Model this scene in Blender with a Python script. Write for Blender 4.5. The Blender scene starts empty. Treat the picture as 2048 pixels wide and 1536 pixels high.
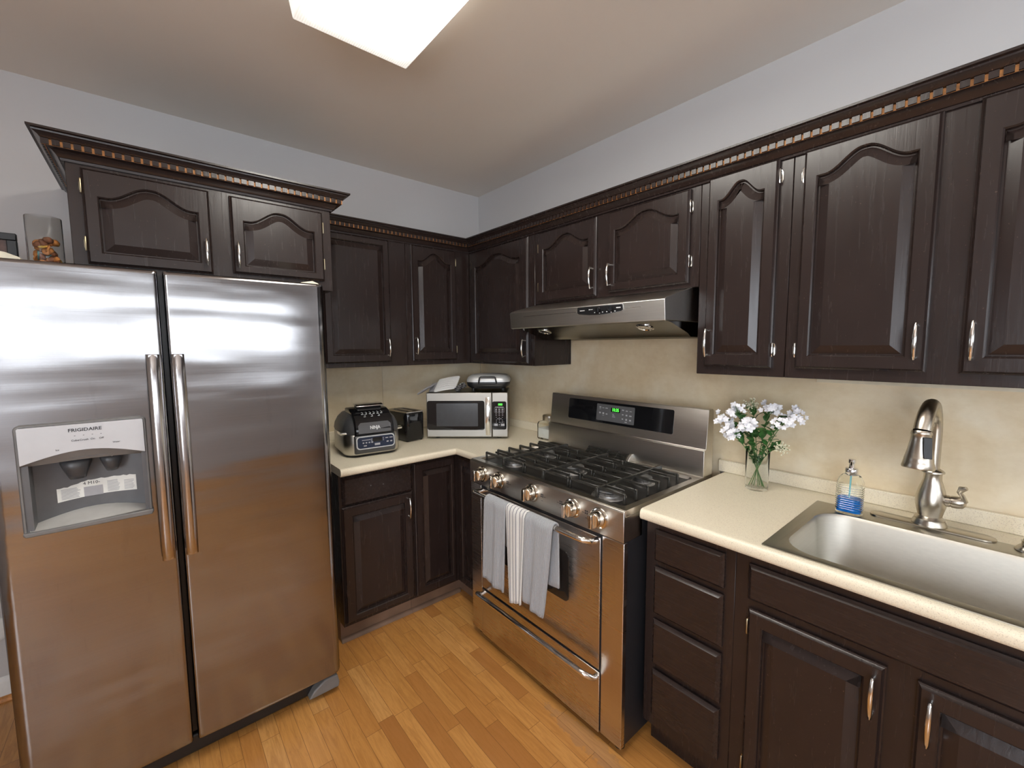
import bpy, bmesh, math, random
from mathutils import Vector, Matrix
random.seed(7)
SC = bpy.context.scene
COL = SC.collection
PI = math.pi

# ------------------------------------------------------------------ camera
def make_camera():
    yaw, pitch, roll = 0.7000703, -0.0888865, -0.0065045
    f = Vector((math.sin(yaw)*math.cos(pitch), math.cos(yaw)*math.cos(pitch), math.sin(pitch)))
    r = f.cross(Vector((0, 0, 1))).normalized()
    u = r.cross(f)
    c, s = math.cos(roll), math.sin(roll)
    r2 = c*r + s*u
    u2 = -s*r + c*u
    cd = bpy.data.cameras.new('camera')
    cd.sensor_width = 36.0
    cd.lens = 854.2*36/2048
    cd.clip_start = 0.02
    o = bpy.data.objects.new('camera', cd)
    m = Matrix((r2, u2, -f)).transposed().to_4x4()
    m.translation = Vector((-1.8218, -2.5158, 1.3840))
    o.matrix_world = m
    COL.objects.link(o)
    SC.camera = o
make_camera()

# ------------------------------------------------------------------ light and exposure
SC.view_settings.view_transform = 'Standard'
SC.view_settings.look = 'None'
SC.view_settings.gamma = 1.0
SC.view_settings.exposure = 0.88
LAMP_STRENGTH = 12.0
world = bpy.data.worlds.new('daylight')
SC.world = world
world.use_nodes = True
wb = world.node_tree.nodes['Background']
wb.inputs[0].default_value = (0.86, 0.92, 1.0, 1)
wb.inputs[1].default_value = 6.0

def portal(x0, x1, z0, z1, y, side=False):
    ld = bpy.data.lights.new('window_daylight', 'AREA')
    ld.shape = 'RECTANGLE'
    ld.size, ld.size_y = x1-x0, z1-z0
    ld.cycles.is_portal = True
    o = bpy.data.objects.new('window_daylight', ld)
    o.location = ((x0+x1)/2, y, (z0+z1)/2)
    o.rotation_euler = (PI/2, 0, 0)      # -Z of the lamp looks towards +Y, into the room
    if side:
        o.location = (y, (x0+x1)/2, (z0+z1)/2)
        o.rotation_euler = (PI/2, 0, -PI/2)  # towards +X
    COL.objects.link(o)
WIN = (-3.3, -0.3, 1.24, 1.80)
WINL = (-4.5, -3.02, 0.55, 2.1)
YB = -4.6
portal(*WIN, YB-0.08)
portal(*WINL, -3.78, True)

# ------------------------------------------------------------------ dimensions
ZC = 2.423          # ceiling
H = 0.854           # worktop
TH = 0.036

# ------------------------------------------------------------------ material helpers
class NT:
    def __init__(s, name):
        s.m = bpy.data.materials.new(name)
        s.m.use_nodes = True
        s.t = s.m.node_tree
        s.b = s.t.nodes['Principled BSDF']
    def n(s, typ, **kw):
        nd = s.t.nodes.new(typ)
        for k, v in kw.items():
            if k.startswith('i_'):
                key = k[2:]
                key = int(key) if key.isdigit() else key.replace('_', ' ')
                s.set(nd.inputs[key], v)
            else:
                setattr(nd, k, v)
        return nd
    def set(s, inp, v):
        if isinstance(v, bpy.types.NodeSocket):
            s.t.links.new(v, inp)
        else:
            inp.default_value = v
    def math(s, op, a, b=0.0, c=None):
        nd = s.t.nodes.new('ShaderNodeMath'); nd.operation = op
        s.set(nd.inputs[0], a); s.set(nd.inputs[1], b)
        if c is not None: s.set(nd.inputs[2], c)
        return nd.outputs[0]
    def coords(s, scale=(1, 1, 1), rot=(0, 0, 0)):
        tc = s.t.nodes.new('ShaderNodeTexCoord')
        mp = s.t.nodes.new('ShaderNodeMapping')
        s.t.links.new(tc.outputs['Object'], mp.inputs['Vector'])
        mp.inputs['Scale'].default_value = scale
        mp.inputs['Rotation'].default_value = rot
        return mp.outputs[0]
    def noise(s, vec, scale=5, detail=3, rough=0.55, dist=0.0):
        nd = s.n('ShaderNodeTexNoise')
        s.set(nd.inputs['Vector'], vec)
        nd.inputs['Scale'].default_value = scale
        nd.inputs['Detail'].default_value = detail
        nd.inputs['Roughness'].default_value = rough
        nd.inputs['Distortion'].default_value = dist
        return nd.outputs['Fac']
    def ramp(s, fac, stops):
        nd = s.n('ShaderNodeValToRGB')
        s.set(nd.inputs['Fac'], fac)
        el = nd.color_ramp.elements
        while len(el) < len(stops): el.new(0.5)
        for e, (p, c) in zip(el, stops):
            e.position = p
            e.color = (*c, 1) if len(c) == 3 else c
        return nd.outputs['Color']
    def mix(s, fac, a, b, mode='MIX'):
        nd = s.n('ShaderNodeMix', data_type='RGBA', blend_type=mode)
        s.set(nd.inputs[0], fac)
        for i, v in ((6, a), (7, b)):
            if isinstance(v, tuple): v = (*v, 1) if len(v) == 3 else v
            s.set(nd.inputs[i], v)
        return nd.outputs[2]
    def bump(s, height, strength=0.2, dist=0.01, normal=None):
        nd = s.n('ShaderNodeBump')
        s.set(nd.inputs['Height'], height)
        nd.inputs['Strength'].default_value = strength
        nd.inputs['Distance'].default_value = dist
        if normal is not None: s.set(nd.inputs['Normal'], normal)
        s.set(s.b.inputs['Normal'], nd.outputs[0])
        return nd.outputs[0]
    def base(s, col=None, rough=None, metal=None, **kw):
        if col is not None:
            s.set(s.b.inputs['Base Color'], (*col, 1) if isinstance(col, tuple) and len(col) == 3 else col)
        if rough is not None: s.set(s.b.inputs['Roughness'], rough)
        if metal is not None: s.set(s.b.inputs['Metallic'], metal)
        for k, v in kw.items():
            s.set(s.b.inputs[k.replace('_', ' ')], v)
        return s

def simple(name, col, rough=0.5, metal=0.0, var=0.06, scale=30, **kw):
    t = NT(name)
    c = t.noise(t.coords(), scale, 2)
    lo = tuple(x*(1-var) for x in col); hi = tuple(min(1, x*(1+var)) for x in col)
    t.base(t.ramp(c, [(0.3, lo), (0.7, hi)]), rough, metal, **kw)
    return t.m

def m_cabinet(name, col=(0.0235, 0.0150, 0.0132), rough=0.255, along='z', bump=0.15):
    t = NT(name)
    sc = {'z': (55, 55, 3.0), 'x': (3.0, 55, 55), 'y': (55, 3.0, 55)}[along]
    v = t.coords(sc)
    g = t.noise(v, 1.6, 4, 0.6, 0.6)
    big = t.noise(t.coords((1, 1, 1)), 9, 3)
    c = t.mix(big, tuple(x*0.82 for x in col), tuple(x*1.2 for x in col))
    fleck = t.noise(t.coords(), 190, 1)
    f2 = t.math('GREATER_THAN', fleck, 0.775)
    c = t.mix(t.math('MULTIPLY', f2, 0.35), c, (0.22, 0.15, 0.12))
    r = t.math('MULTIPLY_ADD', g, 0.16, rough-0.08)
    t.base(c, r)
    t.b.inputs['Specular IOR Level'].default_value = 0.42
    t.bump(t.math('ADD', g, t.math('MULTIPLY', big, 0.4)), bump, 0.002)
    return t.m

def m_steel(name, col=(0.60, 0.585, 0.57), rough=0.26, grain=(2, 2, 300), wav=0.0, gb=0.02, aniso=0.0, tang='Z', stain=0.0, beck=True):
    t = NT(name)
    g = t.noise(t.coords(grain), 1.0, 3, 0.6)
    sm = t.noise(t.coords((1, 1, 1)), 4.0, 4, 0.6)
    c = t.mix(g, tuple(x*0.9 for x in col), tuple(min(1, x*1.06) for x in col))
    if stain:
        sp = t.noise(t.coords((22, 22, 3)), 1.0, 4, 0.7)
        c = t.mix(t.math('MULTIPLY', t.math('GREATER_THAN', sp, 0.64), stain), c, tuple(x*0.55 for x in col))
    r = t.math('ADD', t.math('MULTIPLY_ADD', g, 0.08, rough-0.06), t.math('MULTIPLY', sm, 0.06))
    t.base(c, r, 1.0)
    if beck:
        gl = t.n('ShaderNodeBsdfAnisotropic', distribution='BECKMANN')
        t.set(gl.inputs['Color'], c); t.set(gl.inputs['Roughness'], r)
        t.t.nodes.remove(t.b); t.b = gl
        t.t.links.new(gl.outputs[0], t.t.nodes['Material Output'].inputs['Surface'])
    if aniso:
        t.b.inputs['Anisotropic'].default_value = aniso
        tn = t.n('ShaderNodeTangent'); tn.direction_type = 'RADIAL'; tn.axis = tang
        t.set(t.b.inputs['Tangent'], tn.outputs[0])
    nrm = None
    if wav:
        w = t.noise(t.coords((0.6, 1.0, 3.0)), 2.2, 2, 0.42)
        nd = t.n('ShaderNodeBump'); t.set(nd.inputs['Height'], w)
        nd.inputs['Strength'].default_value = 1.0; nd.inputs['Distance'].default_value = wav
        nrm = nd.outputs[0]
        t.set(t.b.inputs['Normal'], nrm)
    if gb: t.bump(g, gb, 0.002, nrm)
    return t.m

def m_glass(name, col=(0.97, 0.99, 0.98), rough=0.0, ior=1.45):
    t = NT(name)
    t.base(col, rough, 0.0)
    t.b.inputs['Transmission Weight'].default_value = 1.0
    t.b.inputs['IOR'].default_value = ior
    return t.m

def m_emit(name, col, strength):
    t = NT(name)
    n = t.noise(t.coords(), 20, 1)
    t.base(t.ramp(n, [(0, col), (1, col)]), 0.5)
    t.set(t.b.inputs['Emission Color'], (*col, 1))
    t.b.inputs['Emission Strength'].default_value = strength
    return t.m

def m_paint(name, col, rough=0.6, var=0.035, bump=0.05):
    t = NT(name)
    a = t.noise(t.coords(), 1.7, 4, 0.6)
    b = t.noise(t.coords(), 140, 2)
    t.base(t.mix(a, tuple(x*(1-var) for x in col), tuple(min(1, x*(1+var)) for x in col)), rough)
    t.bump(b, bump, 0.002)
    return t.m

def m_splash():
    t = NT('stone_pattern_laminate')
    v = t.coords((1, 1, 1.5))
    a = t.noise(v, 2.6, 5, 0.55, 0.4)
    b = t.noise(t.coords((1.2, 1.2, 1.0)), 2.6, 4, 0.6, 0.4)
    d = t.noise(v, 26, 4, 0.7)
    c = t.ramp(a, [(0.25, (0.62, 0.49, 0.31)), (0.45, (0.76, 0.64, 0.44)), (0.6, (0.82, 0.73, 0.56)), (0.75, (0.82, 0.76, 0.65))])
    c = t.mix(t.ramp(b, [(0.42, (0, 0, 0)), (0.68, (0.75, 0.75, 0.75))]), c, (0.66, 0.51, 0.30))
    c = t.mix(0.13, c, t.ramp(d, [(0.3, (0.55, 0.45, 0.3)), (0.6, (0.88, 0.8, 0.66))]))
    t.base(c, 0.42)
    return t.m

def m_counter():
    t = NT('speckled_cream_laminate')
    v = t.coords()
    a = t.noise(v, 430, 2, 0.6)
    b = t.noise(v, 200, 3, 0.6)
    big = t.noise(v, 5, 3)
    c = t.mix(big, (0.80, 0.72, 0.555), (0.86, 0.785, 0.62))
    c = t.mix(t.ramp(a, [(0.55, (0, 0, 0)), (0.68, (0.6, 0.6, 0.6))]), c, (0.47, 0.38, 0.29))
    c = t.mix(t.ramp(b, [(0.56, (0, 0, 0)), (0.7, (0.45, 0.45, 0.45))]), c, (0.86, 0.80, 0.68))
    t.base(c, 0.38)
    return t.m

def m_floor():
    t = NT('oak_strip_floor')
    tc = t.n('ShaderNodeTexCoord')
    sp = t.n('ShaderNodeSeparateXYZ'); t.set(sp.inputs[0], tc.outputs['Object'])
    x, y = sp.outputs[0], sp.outputs[1]
    W, L = 0.0575, 0.335
    xs = t.math('DIVIDE', x, W)
    row = t.math('FLOOR', xs)
    wn = t.n('ShaderNodeTexWhiteNoise', noise_dimensions='1D'); t.set(wn.inputs['W'], row)
    ys = t.math('ADD', t.math('DIVIDE', y, L), t.math('MULTIPLY', wn.outputs['Value'], 7.3))
    cell = t.math('FLOOR', ys)
    cv = t.n('ShaderNodeCombineXYZ'); t.set(cv.inputs[0], row); t.set(cv.inputs[1], cell)
    w2 = t.n('ShaderNodeTexWhiteNoise', noise_dimensions='2D'); t.set(w2.inputs['Vector'], cv.outputs[0])
    rnd = w2.outputs['Value']
    # grain runs along each board, shifted by the board's own number
    gv = t.n('ShaderNodeCombineXYZ')
    t.set(gv.inputs[0], t.math('MULTIPLY', x, 48)); t.set(gv.inputs[1], t.math('MULTIPLY_ADD', rnd, 40, t.math('MULTIPLY', y, 4.5))); t.set(gv.inputs[2], t.math('MULTIPLY', rnd, 31))
    g = t.noise(gv.outputs[0], 1.3, 5, 0.62, 1.2)
    gf = t.noise(gv.outputs[0], 7.0, 3, 0.6)
    c = t.ramp(rnd, [(0.0, (0.40, 0.165, 0.045)), (0.10, (0.50, 0.222, 0.058)), (0.5, (0.56, 0.262, 0.070)), (0.85, (0.61, 0.295, 0.085)), (1.0, (0.63, 0.325, 0.105))])
    c = t.mix(t.ramp(g, [(0.35, (0.55, 0.55, 0.55)), (0.6, (0, 0, 0))]), c, (0.36, 0.145, 0.032))
    c = t.mix(t.math('MULTIPLY', t.math('GREATER_THAN', gf, 0.63), 0.22), c, (0.26, 0.11, 0.03))
    # worn, greyed patch along the front of the range
    pv = t.n('ShaderNodeCombineXYZ'); t.set(pv.inputs[0], x); t.set(pv.inputs[1], y)
    pn = t.noise(pv.outputs[0], 26, 5, 0.75)
    dx = t.math('ABSOLUTE', t.math('ADD', x, 0.735))
    near = t.math('SUBTRACT', 1.0, t.math('MULTIPLY', dx, 13.0))
    yy = t.math('SUBTRACT', 1.0, t.math('MULTIPLY', t.math('ABSOLUTE', t.math('ADD', y, 1.62)), 2.4))
    wear = t.math('MULTIPLY', t.math('MAXIMUM', near, 0.0), t.math('MAXIMUM', yy, 0.0))
    wear = t.math('GREATER_THAN', t.math('MULTIPLY', wear, t.math('MULTIPLY', pn, 1.9)), 0.46)
    c = t.mix(t.math('MULTIPLY', wear, 0.30), c, (0.25, 0.17, 0.13))
    fx = t.math('ABSOLUTE', t.math('SUBTRACT', t.math('FRACT', xs), 0.5))
    fy = t.math('ABSOLUTE', t.math('SUBTRACT', t.math('FRACT', ys), 0.5))
    gap = t.math('MAXIMUM', t.math('GREATER_THAN', fx, 0.4865), t.math('GREATER_THAN', fy, 0.4975))
    c = t.mix(t.math('MULTIPLY', gap, 0.72), c, (0.13, 0.05, 0.015))
    t.base(c, t.math('MULTIPLY_ADD', g, 0.14, 0.24))
    t.b.inputs['Coat Weight'].default_value = 0.25
    t.b.inputs['Coat Roughness'].default_value = 0.16
    t.bump(t.math('SUBTRACT', t.math('MULTIPLY', g, 0.25), gap), 0.18, 0.002)
    return t.m

def m_towel(name, base, dark, stripes=False, ribs=True):
    t = NT(name)
    tc = t.n('ShaderNodeTexCoord')
    sp = t.n('ShaderNodeSeparateXYZ'); t.set(sp.inputs[0], tc.outputs['UV'])
    u = sp.outputs[0]
    fz = t.noise(t.coords(), 330, 3, 0.7)
    sh = t.noise(t.coords((1, 1, 0.5)), 60, 4, 0.7)
    c = t.mix(fz, dark, base)
    if stripes:
        fr = t.math('FRACT', t.math('MULTIPLY', u, 6.0))
        st = t.math('LESS_THAN', t.math('ABSOLUTE', t.math('SUBTRACT', fr, 0.5)), 0.13)
        c = t.mix(st, c, (0.30, 0.30, 0.33))
    h = fz
    if ribs:
        w = t.math('SINE', t.math('MULTIPLY', u, 150.0))
        h = t.math('ADD', t.math('MULTIPLY', w, 0.35), fz)
        c = t.mix(t.math('MULTIPLY', t.math('GREATER_THAN', w, 0.45), 0.25), c, dark)
    t.base(c, 0.95)
    t.b.inputs['Sheen Weight'].default_value = 0.3
    t.bump(t.math('ADD', h, sh), 0.6, 0.004)
    return t.m

def m_diffuser():
    t = NT('ribbed_lamp_acrylic')
    tc = t.n('ShaderNodeTexCoord')
    sp = t.n('ShaderNodeSeparateXYZ'); t.set(sp.inputs[0], tc.outputs['Object'])
    # two tubes behind ribbed acrylic: the lens is dimmer over its ends, where the tubes stop
    e = t.math('MULTIPLY', t.math('SUBTRACT', 0.61, t.math('ABSOLUTE', sp.outputs[1])), 4.2)
    e2 = t.math('MULTIPLY', t.math('SUBTRACT', 0.186, t.math('ABSOLUTE', sp.outputs[0])), 15.0)
    e = t.math('MULTIPLY', t.math('MINIMUM', e, 1.0), t.math('MINIMUM', t.math('ADD', e2, 0.25), 1.0))
    e = t.math('MULTIPLY', e, e)
    endf = t.n('ShaderNodeMapRange'); endf.inputs['From Min'].default_value = 0.0; endf.inputs['From Max'].default_value = 1.0
    endf.inputs['To Min'].default_value = 0.030; endf.inputs['To Max'].default_value = 1.0
    t.set(endf.inputs['Value'], e)
    rib = t.math('SINE', t.math('MULTIPLY', sp.outputs[0], 900.0))
    t.base((0.9, 0.9, 0.88), 0.35)
    t.set(t.b.inputs['Emission Color'], (1.0, 0.96, 0.88, 1))
    t.set(t.b.inputs['Emission Strength'], t.math('MULTIPLY', endf.outputs[0], LAMP_STRENGTH))
    t.bump(rib, 0.3, 0.002)
    return t.m

M = {}
M['wall'] = m_paint('grey_wall_paint', (0.58, 0.57, 0.57))
M['ceiling'] = m_paint('ceiling_paint', (0.85, 0.79, 0.72), 0.75, 0.04)
M['white'] = simple('white_paint', (0.78, 0.78, 0.76), 0.4)
M['floor'] = m_floor()
M['cab'] = m_cabinet('dark_brown_painted_oak')
M['cabx'] = m_cabinet('dark_brown_painted_oak_rails', along='x')
M['cabf'] = m_cabinet('dark_brown_painted_flat_board', rough=0.27, along='y', bump=0.1)
M['kick'] = simple('brown_kickboard_floor_reflection', (0.20, 0.125, 0.085), 0.4, var=0.2, scale=8)  # brown wood, lightened in the colour to carry the floor's reflection
M['rawwood'] = simple('bare_oak', (0.52, 0.22, 0.06), 0.5, var=0.3, scale=70)
M['splash'] = m_splash()
M['counter'] = m_counter()
M['fridge'] = m_steel('fridge_brushed_steel', (0.325, 0.318, 0.322), 0.165, (3, 3, 420), 0.0065, 0.012, stain=0.10)
M['steel'] = m_steel('brushed_steel', (0.68, 0.655, 0.615), 0.40, (200, 6, 200), 0.0012, 0.006, stain=0.0)
M['fridgepull'] = m_steel('fridge_handle_steel', (0.50, 0.48, 0.48), 0.2, (3, 3, 60), 0.0, 0.0)
M['steelm'] = m_steel('microwave_front_steel', (0.34, 0.32, 0.285), 0.42, (3, 300, 300), 0.0, 0.006)
M['hood'] = m_steel('hood_brushed_steel', (0.72, 0.72, 0.69), 0.56, (200, 6, 200), 0.0, 0.006)
M['steelv'] = m_steel('brushed_steel_front', (0.60, 0.56, 0.53), 0.27, (3, 3, 300), 0.0012, 0.003, stain=0.05)
M['sink'] = m_steel('satin_sink_steel', (0.56, 0.54, 0.485), 0.46, (3, 60, 200), 0.0, 0.006)
M['nickel'] = m_steel('brushed_nickel', (0.58, 0.54, 0.47), 0.32, (30, 30, 300), 0.0, 0.01)
M['pull'] = m_steel('polished_nickel_pull', (0.80, 0.79, 0.76), 0.16, (30, 30, 30), 0.0, 0.0)
M['chrome'] = m_steel('chrome', (0.85, 0.85, 0.86), 0.06, (20, 20, 20), 0.0, 0.0)
M['brass'] = m_steel('tarnished_brass', (0.40, 0.34, 0.22), 0.4, (30, 30, 30), 0.0, 0.0)
M['knob'] = m_steel('knob_metal', (0.78, 0.73, 0.64), 0.14, (30, 30, 30), 0.0, 0.0)
M['black'] = simple('black_plastic', (0.012, 0.012, 0.013), 0.35)
M['blackgloss'] = simple('black_glass', (0.006, 0.006, 0.007), 0.06)
M['blackmatt'] = simple('black_enamel', (0.014, 0.013, 0.012), 0.45)
M['iron'] = simple('cast_iron', (0.030, 0.028, 0.024), 0.30, var=0.4, scale=120)
M['burner'] = simple('burner_metal', (0.30, 0.29, 0.28), 0.35, 0.8, var=0.3)
M['cap'] = simple('burner_cap_enamel', (0.13, 0.128, 0.125), 0.33, var=0.3)
M['fridgeside'] = simple('fridge_grey_cabinet', (0.10, 0.10, 0.105), 0.45)
M['rangeside'] = simple('range_black_side', (0.018, 0.018, 0.021), 0.42)
M['greyplastic'] = simple('grey_plastic', (0.17, 0.165, 0.16), 0.38)
M['nicheshade'] = simple('niche_plastic_with_shade', (0.115, 0.115, 0.12), 0.4)  # darker than the frame's grey: the recess's shade is put into the colour
M['darkplastic'] = simple('dark_grey_plastic', (0.055, 0.056, 0.06), 0.35)
M['silverplastic'] = simple('silver_plastic', (0.55, 0.56, 0.585), 0.3, 0.1, var=0.02)
M['lightgrey'] = simple('light_grey_plastic', (0.46, 0.45, 0.43), 0.4)
M['ink'] = simple('dark_print', (0.035, 0.035, 0.04), 0.5)
M['whiteink'] = simple('white_print', (0.72, 0.73, 0.74), 0.5)
M['greyink'] = simple('grey_print', (0.38, 0.38, 0.40), 0.5)
M['green'] = m_emit('green_led', (0.10, 0.95, 0.08), 0.75)
M['navy'] = simple('navy_panel', (0.012, 0.020, 0.045), 0.2)
M['greypanel'] = simple('grey_panel_print', (0.085, 0.085, 0.09), 0.35)
M['winglass'] = simple('dark_oven_glass', (0.018, 0.014, 0.012), 0.08)
M['micglass'] = simple('microwave_mesh_glass', (0.045, 0.048, 0.053), 0.18)
M['cream'] = simple('cream_plastic', (0.72, 0.66, 0.52), 0.4)
M['paper'] = simple('paper_label', (0.78, 0.78, 0.74), 0.7)
M['glass'] = m_glass('clear_glass', ior=1.22)
M['thinglass'] = m_glass('vase_glass', (0.97, 0.985, 0.98), 0.0, 1.16)
M['liquid'] = m_glass('blue_soap', (0.01, 0.25, 0.85), 0.05, 1.2)
M['liquid'].node_tree.nodes['Principled BSDF'].inputs['Transmission Weight'].default_value = 0.45
M['salt'] = simple('white_salt', (0.85, 0.85, 0.80), 0.9)
M['petal'] = simple('white_petal', (0.86, 0.86, 0.90), 0.7)
M['petal'].node_tree.nodes['Principled BSDF'].inputs['Subsurface Weight'].default_value = 0.0
M['bud'] = simple('cream_bud', (0.80, 0.77, 0.60), 0.7)
M['leaf'] = simple('green_leaf', (0.045, 0.15, 0.035), 0.45, var=0.45, scale=40)
M['stem'] = simple('green_stem', (0.10, 0.20, 0.06), 0.5, var=0.3)
M['towelgrey'] = m_towel('grey_terry', (0.50, 0.52, 0.55), (0.28, 0.285, 0.30))
M['towelwhite'] = m_towel('white_striped_terry', (0.88, 0.87, 0.84), (0.66, 0.65, 0.62), stripes=True, ribs=False)
M['holder'] = m_towel('white_ribbed_cotton', (0.80, 0.80, 0.78), (0.50, 0.50, 0.50), ribs=False)
M['mittgrey'] = m_towel('grey_cotton', (0.36, 0.35, 0.37), (0.20, 0.19, 0.20))
M['silver'] = simple('silver_coated_lid', (0.55, 0.56, 0.56), 0.38, 0.35, var=0.02)
M['dry1'] = simple('dried_orange_slice', (0.40, 0.15, 0.035), 0.7, var=0.5, scale=60)
M['dry2'] = simple('dried_seed_pod', (0.16, 0.055, 0.022), 0.7, var=0.5, scale=60)
M['dry3'] = simple('dried_teal_leaf', (0.05, 0.13, 0.13), 0.6, var=0.4, scale=60)
M['dry4'] = simple('dried_yellow_pod', (0.55, 0.33, 0.06), 0.6, var=0.4, scale=60)
M['photo'] = simple('brown_photo_print', (0.10, 0.045, 0.03), 0.4, var=0.6, scale=40)
def m_check():
    t = NT('black_and_white_check_cotton')
    ck = t.n('ShaderNodeTexChecker'); t.set(ck.inputs['Vector'], t.coords((1, 1, 1)))
    ck.inputs['Scale'].default_value = 75
    ck.inputs['Color1'].default_value = (0.02, 0.02, 0.022, 1); ck.inputs['Color2'].default_value = (0.45, 0.45, 0.47, 1)
    t.base(ck.outputs[0], 0.9); return t.m
M['check'] = m_check()
M['diffuser'] = m_diffuser()

# ------------------------------------------------------------------ mesh helpers
ORG = {}
class MB:
    def __init__(s): s.v = []; s.f = []; s.mi = []; s.cur = 0; s.uv = {}
    def mat(s, i): s.cur = i; return s
    def add(s, vs, fs):
        o = len(s.v)
        s.v += [tuple(p) for p in vs]
        for f in fs:
            s.f.append([i+o for i in f]); s.mi.append(s.cur)
        return s
    def box(s, x0, x1, y0, y1, z0, z1):
        x0, x1 = sorted((x0, x1)); y0, y1 = sorted((y0, y1)); z0, z1 = sorted((z0, z1))
        v = [(x0,y0,z0),(x1,y0,z0),(x1,y1,z0),(x0,y1,z0),(x0,y0,z1),(x1,y0,z1),(x1,y1,z1),(x0,y1,z1)]
        return s.add(v, [(0,3,2,1),(4,5,6,7),(0,1,5,4),(1,2,6,5),(2,3,7,6),(3,0,4,7)])
    def prism(s, poly, axis, a, b):
        fn = {'x': lambda p, t: (t, p[0], p[1]), 'y': lambda p, t: (p[0], t, p[1]), 'z': lambda p, t: (p[0], p[1], t)}[axis]
        n = len(poly)
        v = [fn(p, a) for p in poly]+[fn(p, b) for p in poly]
        fs = [tuple(range(n)), tuple(range(2*n-1, n-1, -1))]
        fs += [(i, i+n, (i+1) % n+n, (i+1) % n) for i in range(n)]
        return s.add(v, fs)
    def loft(s, rings, cap0=True, cap1=True, closed=True):
        n = len(rings[0]); o = []
        for r in rings: o += list(r)
        fs = []
        for k in range(len(rings)-1):
            for i in range(n if closed else n-1):
                j = (i+1) % n
                fs.append((k*n+i, k*n+j, (k+1)*n+j, (k+1)*n+i))
        if cap0: fs.append(tuple(range(n-1, -1, -1)))
        if cap1: fs.append(tuple(range((len(rings)-1)*n, len(rings)*n)))
        return s.add(o, fs)
    def lathe(s, prof, c=(0, 0, 0), n=28, axis=(0, 0, 1), cap0=True, cap1=True):
        ax = Vector(axis).normalized()
        t = Vector((1, 0, 0)) if abs(ax.x) < 0.9 else Vector((0, 1, 0))
        e1 = (t-ax*t.dot(ax)).normalized(); e2 = ax.cross(e1)
        c = Vector(c)
        rings = [[tuple(c+ax*z+(e1*math.cos(2*PI*i/n)+e2*math.sin(2*PI*i/n))*max(r, 1e-5)) for i in range(n)] for r, z in prof]
        return s.loft(rings, cap0, cap1)
    def tube(s, pts, r, n=10, cap=True):
        P = [Vector(p) for p in pts]; m = len(P)
        rs = r if isinstance(r, (list, tuple)) else [r]*m
        rings = []; up = None
        for i, p in enumerate(P):
            d = (P[min(i+1, m-1)]-P[max(i-1, 0)]).normalized()
            if up is None:
                up = Vector((0, 0, 1)) if abs(d.z) < 0.9 else Vector((1, 0, 0))
            e1 = (up-d*up.dot(d)).normalized(); e2 = d.cross(e1); up = e1
            rings.append([tuple(p+(e1*math.cos(2*PI*k/n)+e2*math.sin(2*PI*k/n))*rs[i]) for k in range(n)])
        return s.loft(rings, cap, cap)
    def build(s, name, mats, parent=None, bevel=0.0, seg=2, smooth=38, org=None, recalc=True):
        if org is None: org = ORG.get(parent.name, (0, 0, 0)) if parent else (0, 0, 0)
        me = bpy.data.meshes.new(name)
        me.from_pydata([(a-org[0], b-org[1], c-org[2]) for a, b, c in s.v], [], s.f)
        if not isinstance(mats, (list, tuple)): mats = [mats]
        for m in mats: me.materials.append(M[m] if isinstance(m, str) else m)
        me.polygons.foreach_set('material_index', s.mi)
        if s.uv:
            ul = me.uv_layers.new(name='UVMap')
            for lp in me.loops: ul.data[lp.index].uv = s.uv.get(lp.vertex_index, (0, 0))
        bm = bmesh.new(); bm.from_mesh(me)
        if recalc: bmesh.ops.recalc_face_normals(bm, faces=bm.faces)
        bm.to_mesh(me); bm.free()
        if smooth:
            me.polygons.foreach_set('use_smooth', [True]*len(me.polygons))
            me.set_sharp_from_angle(angle=math.radians(smooth))
        o = bpy.data.objects.new(name, me)
        COL.objects.link(o)
        if parent is not None: o.parent = parent
        else: o.location = org
        ORG[o.name] = org
        if bevel:
            b = o.modifiers.new('bevel', 'BEVEL'); b.width = bevel; b.segments = seg
            b.limit_method = 'ANGLE'; b.angle_limit = math.radians(40)
        return o

def thing(name, label, cat, loc, rz=0.0, group=None):
    o = bpy.data.objects.new(name, None); COL.objects.link(o)
    o.empty_display_size = 0.05
    o.location = loc; o.rotation_euler = (0, 0, rz)
    o['label'] = label; o['category'] = cat
    if group: o['group'] = group
    ORG[o.name] = tuple(loc) if not rz else (0, 0, 0)
    return o
def local_thing(name, label, cat, loc, rz=0.0, group=None):
    o = thing(name, label, cat, loc, rz, group); ORG[o.name] = (0, 0, 0); return o
def tag(o, label, cat, group=None, kind=None):
    o['label'] = label; o['category'] = cat
    if group: o['group'] = group
    if kind: o['kind'] = kind
    return o
def struct(o, label=None, cat=None):
    o['kind'] = 'structure'
    if label: o['label'] = label
    if cat: o['category'] = cat
    return o

def rrect(w, h, r, n=5, cx=0, cy=0):
    pts = []
    for (sx, sy, a0) in ((1, -1, -PI/2), (1, 1, 0), (-1, 1, PI/2), (-1, -1, PI)):
        for k in range(n+1):
            a = a0+PI/2*k/n
            pts.append((cx+sx*(w/2-r)+r*math.cos(a), cy+sy*(h/2-r)+r*math.sin(a)))
    return pts

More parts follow.
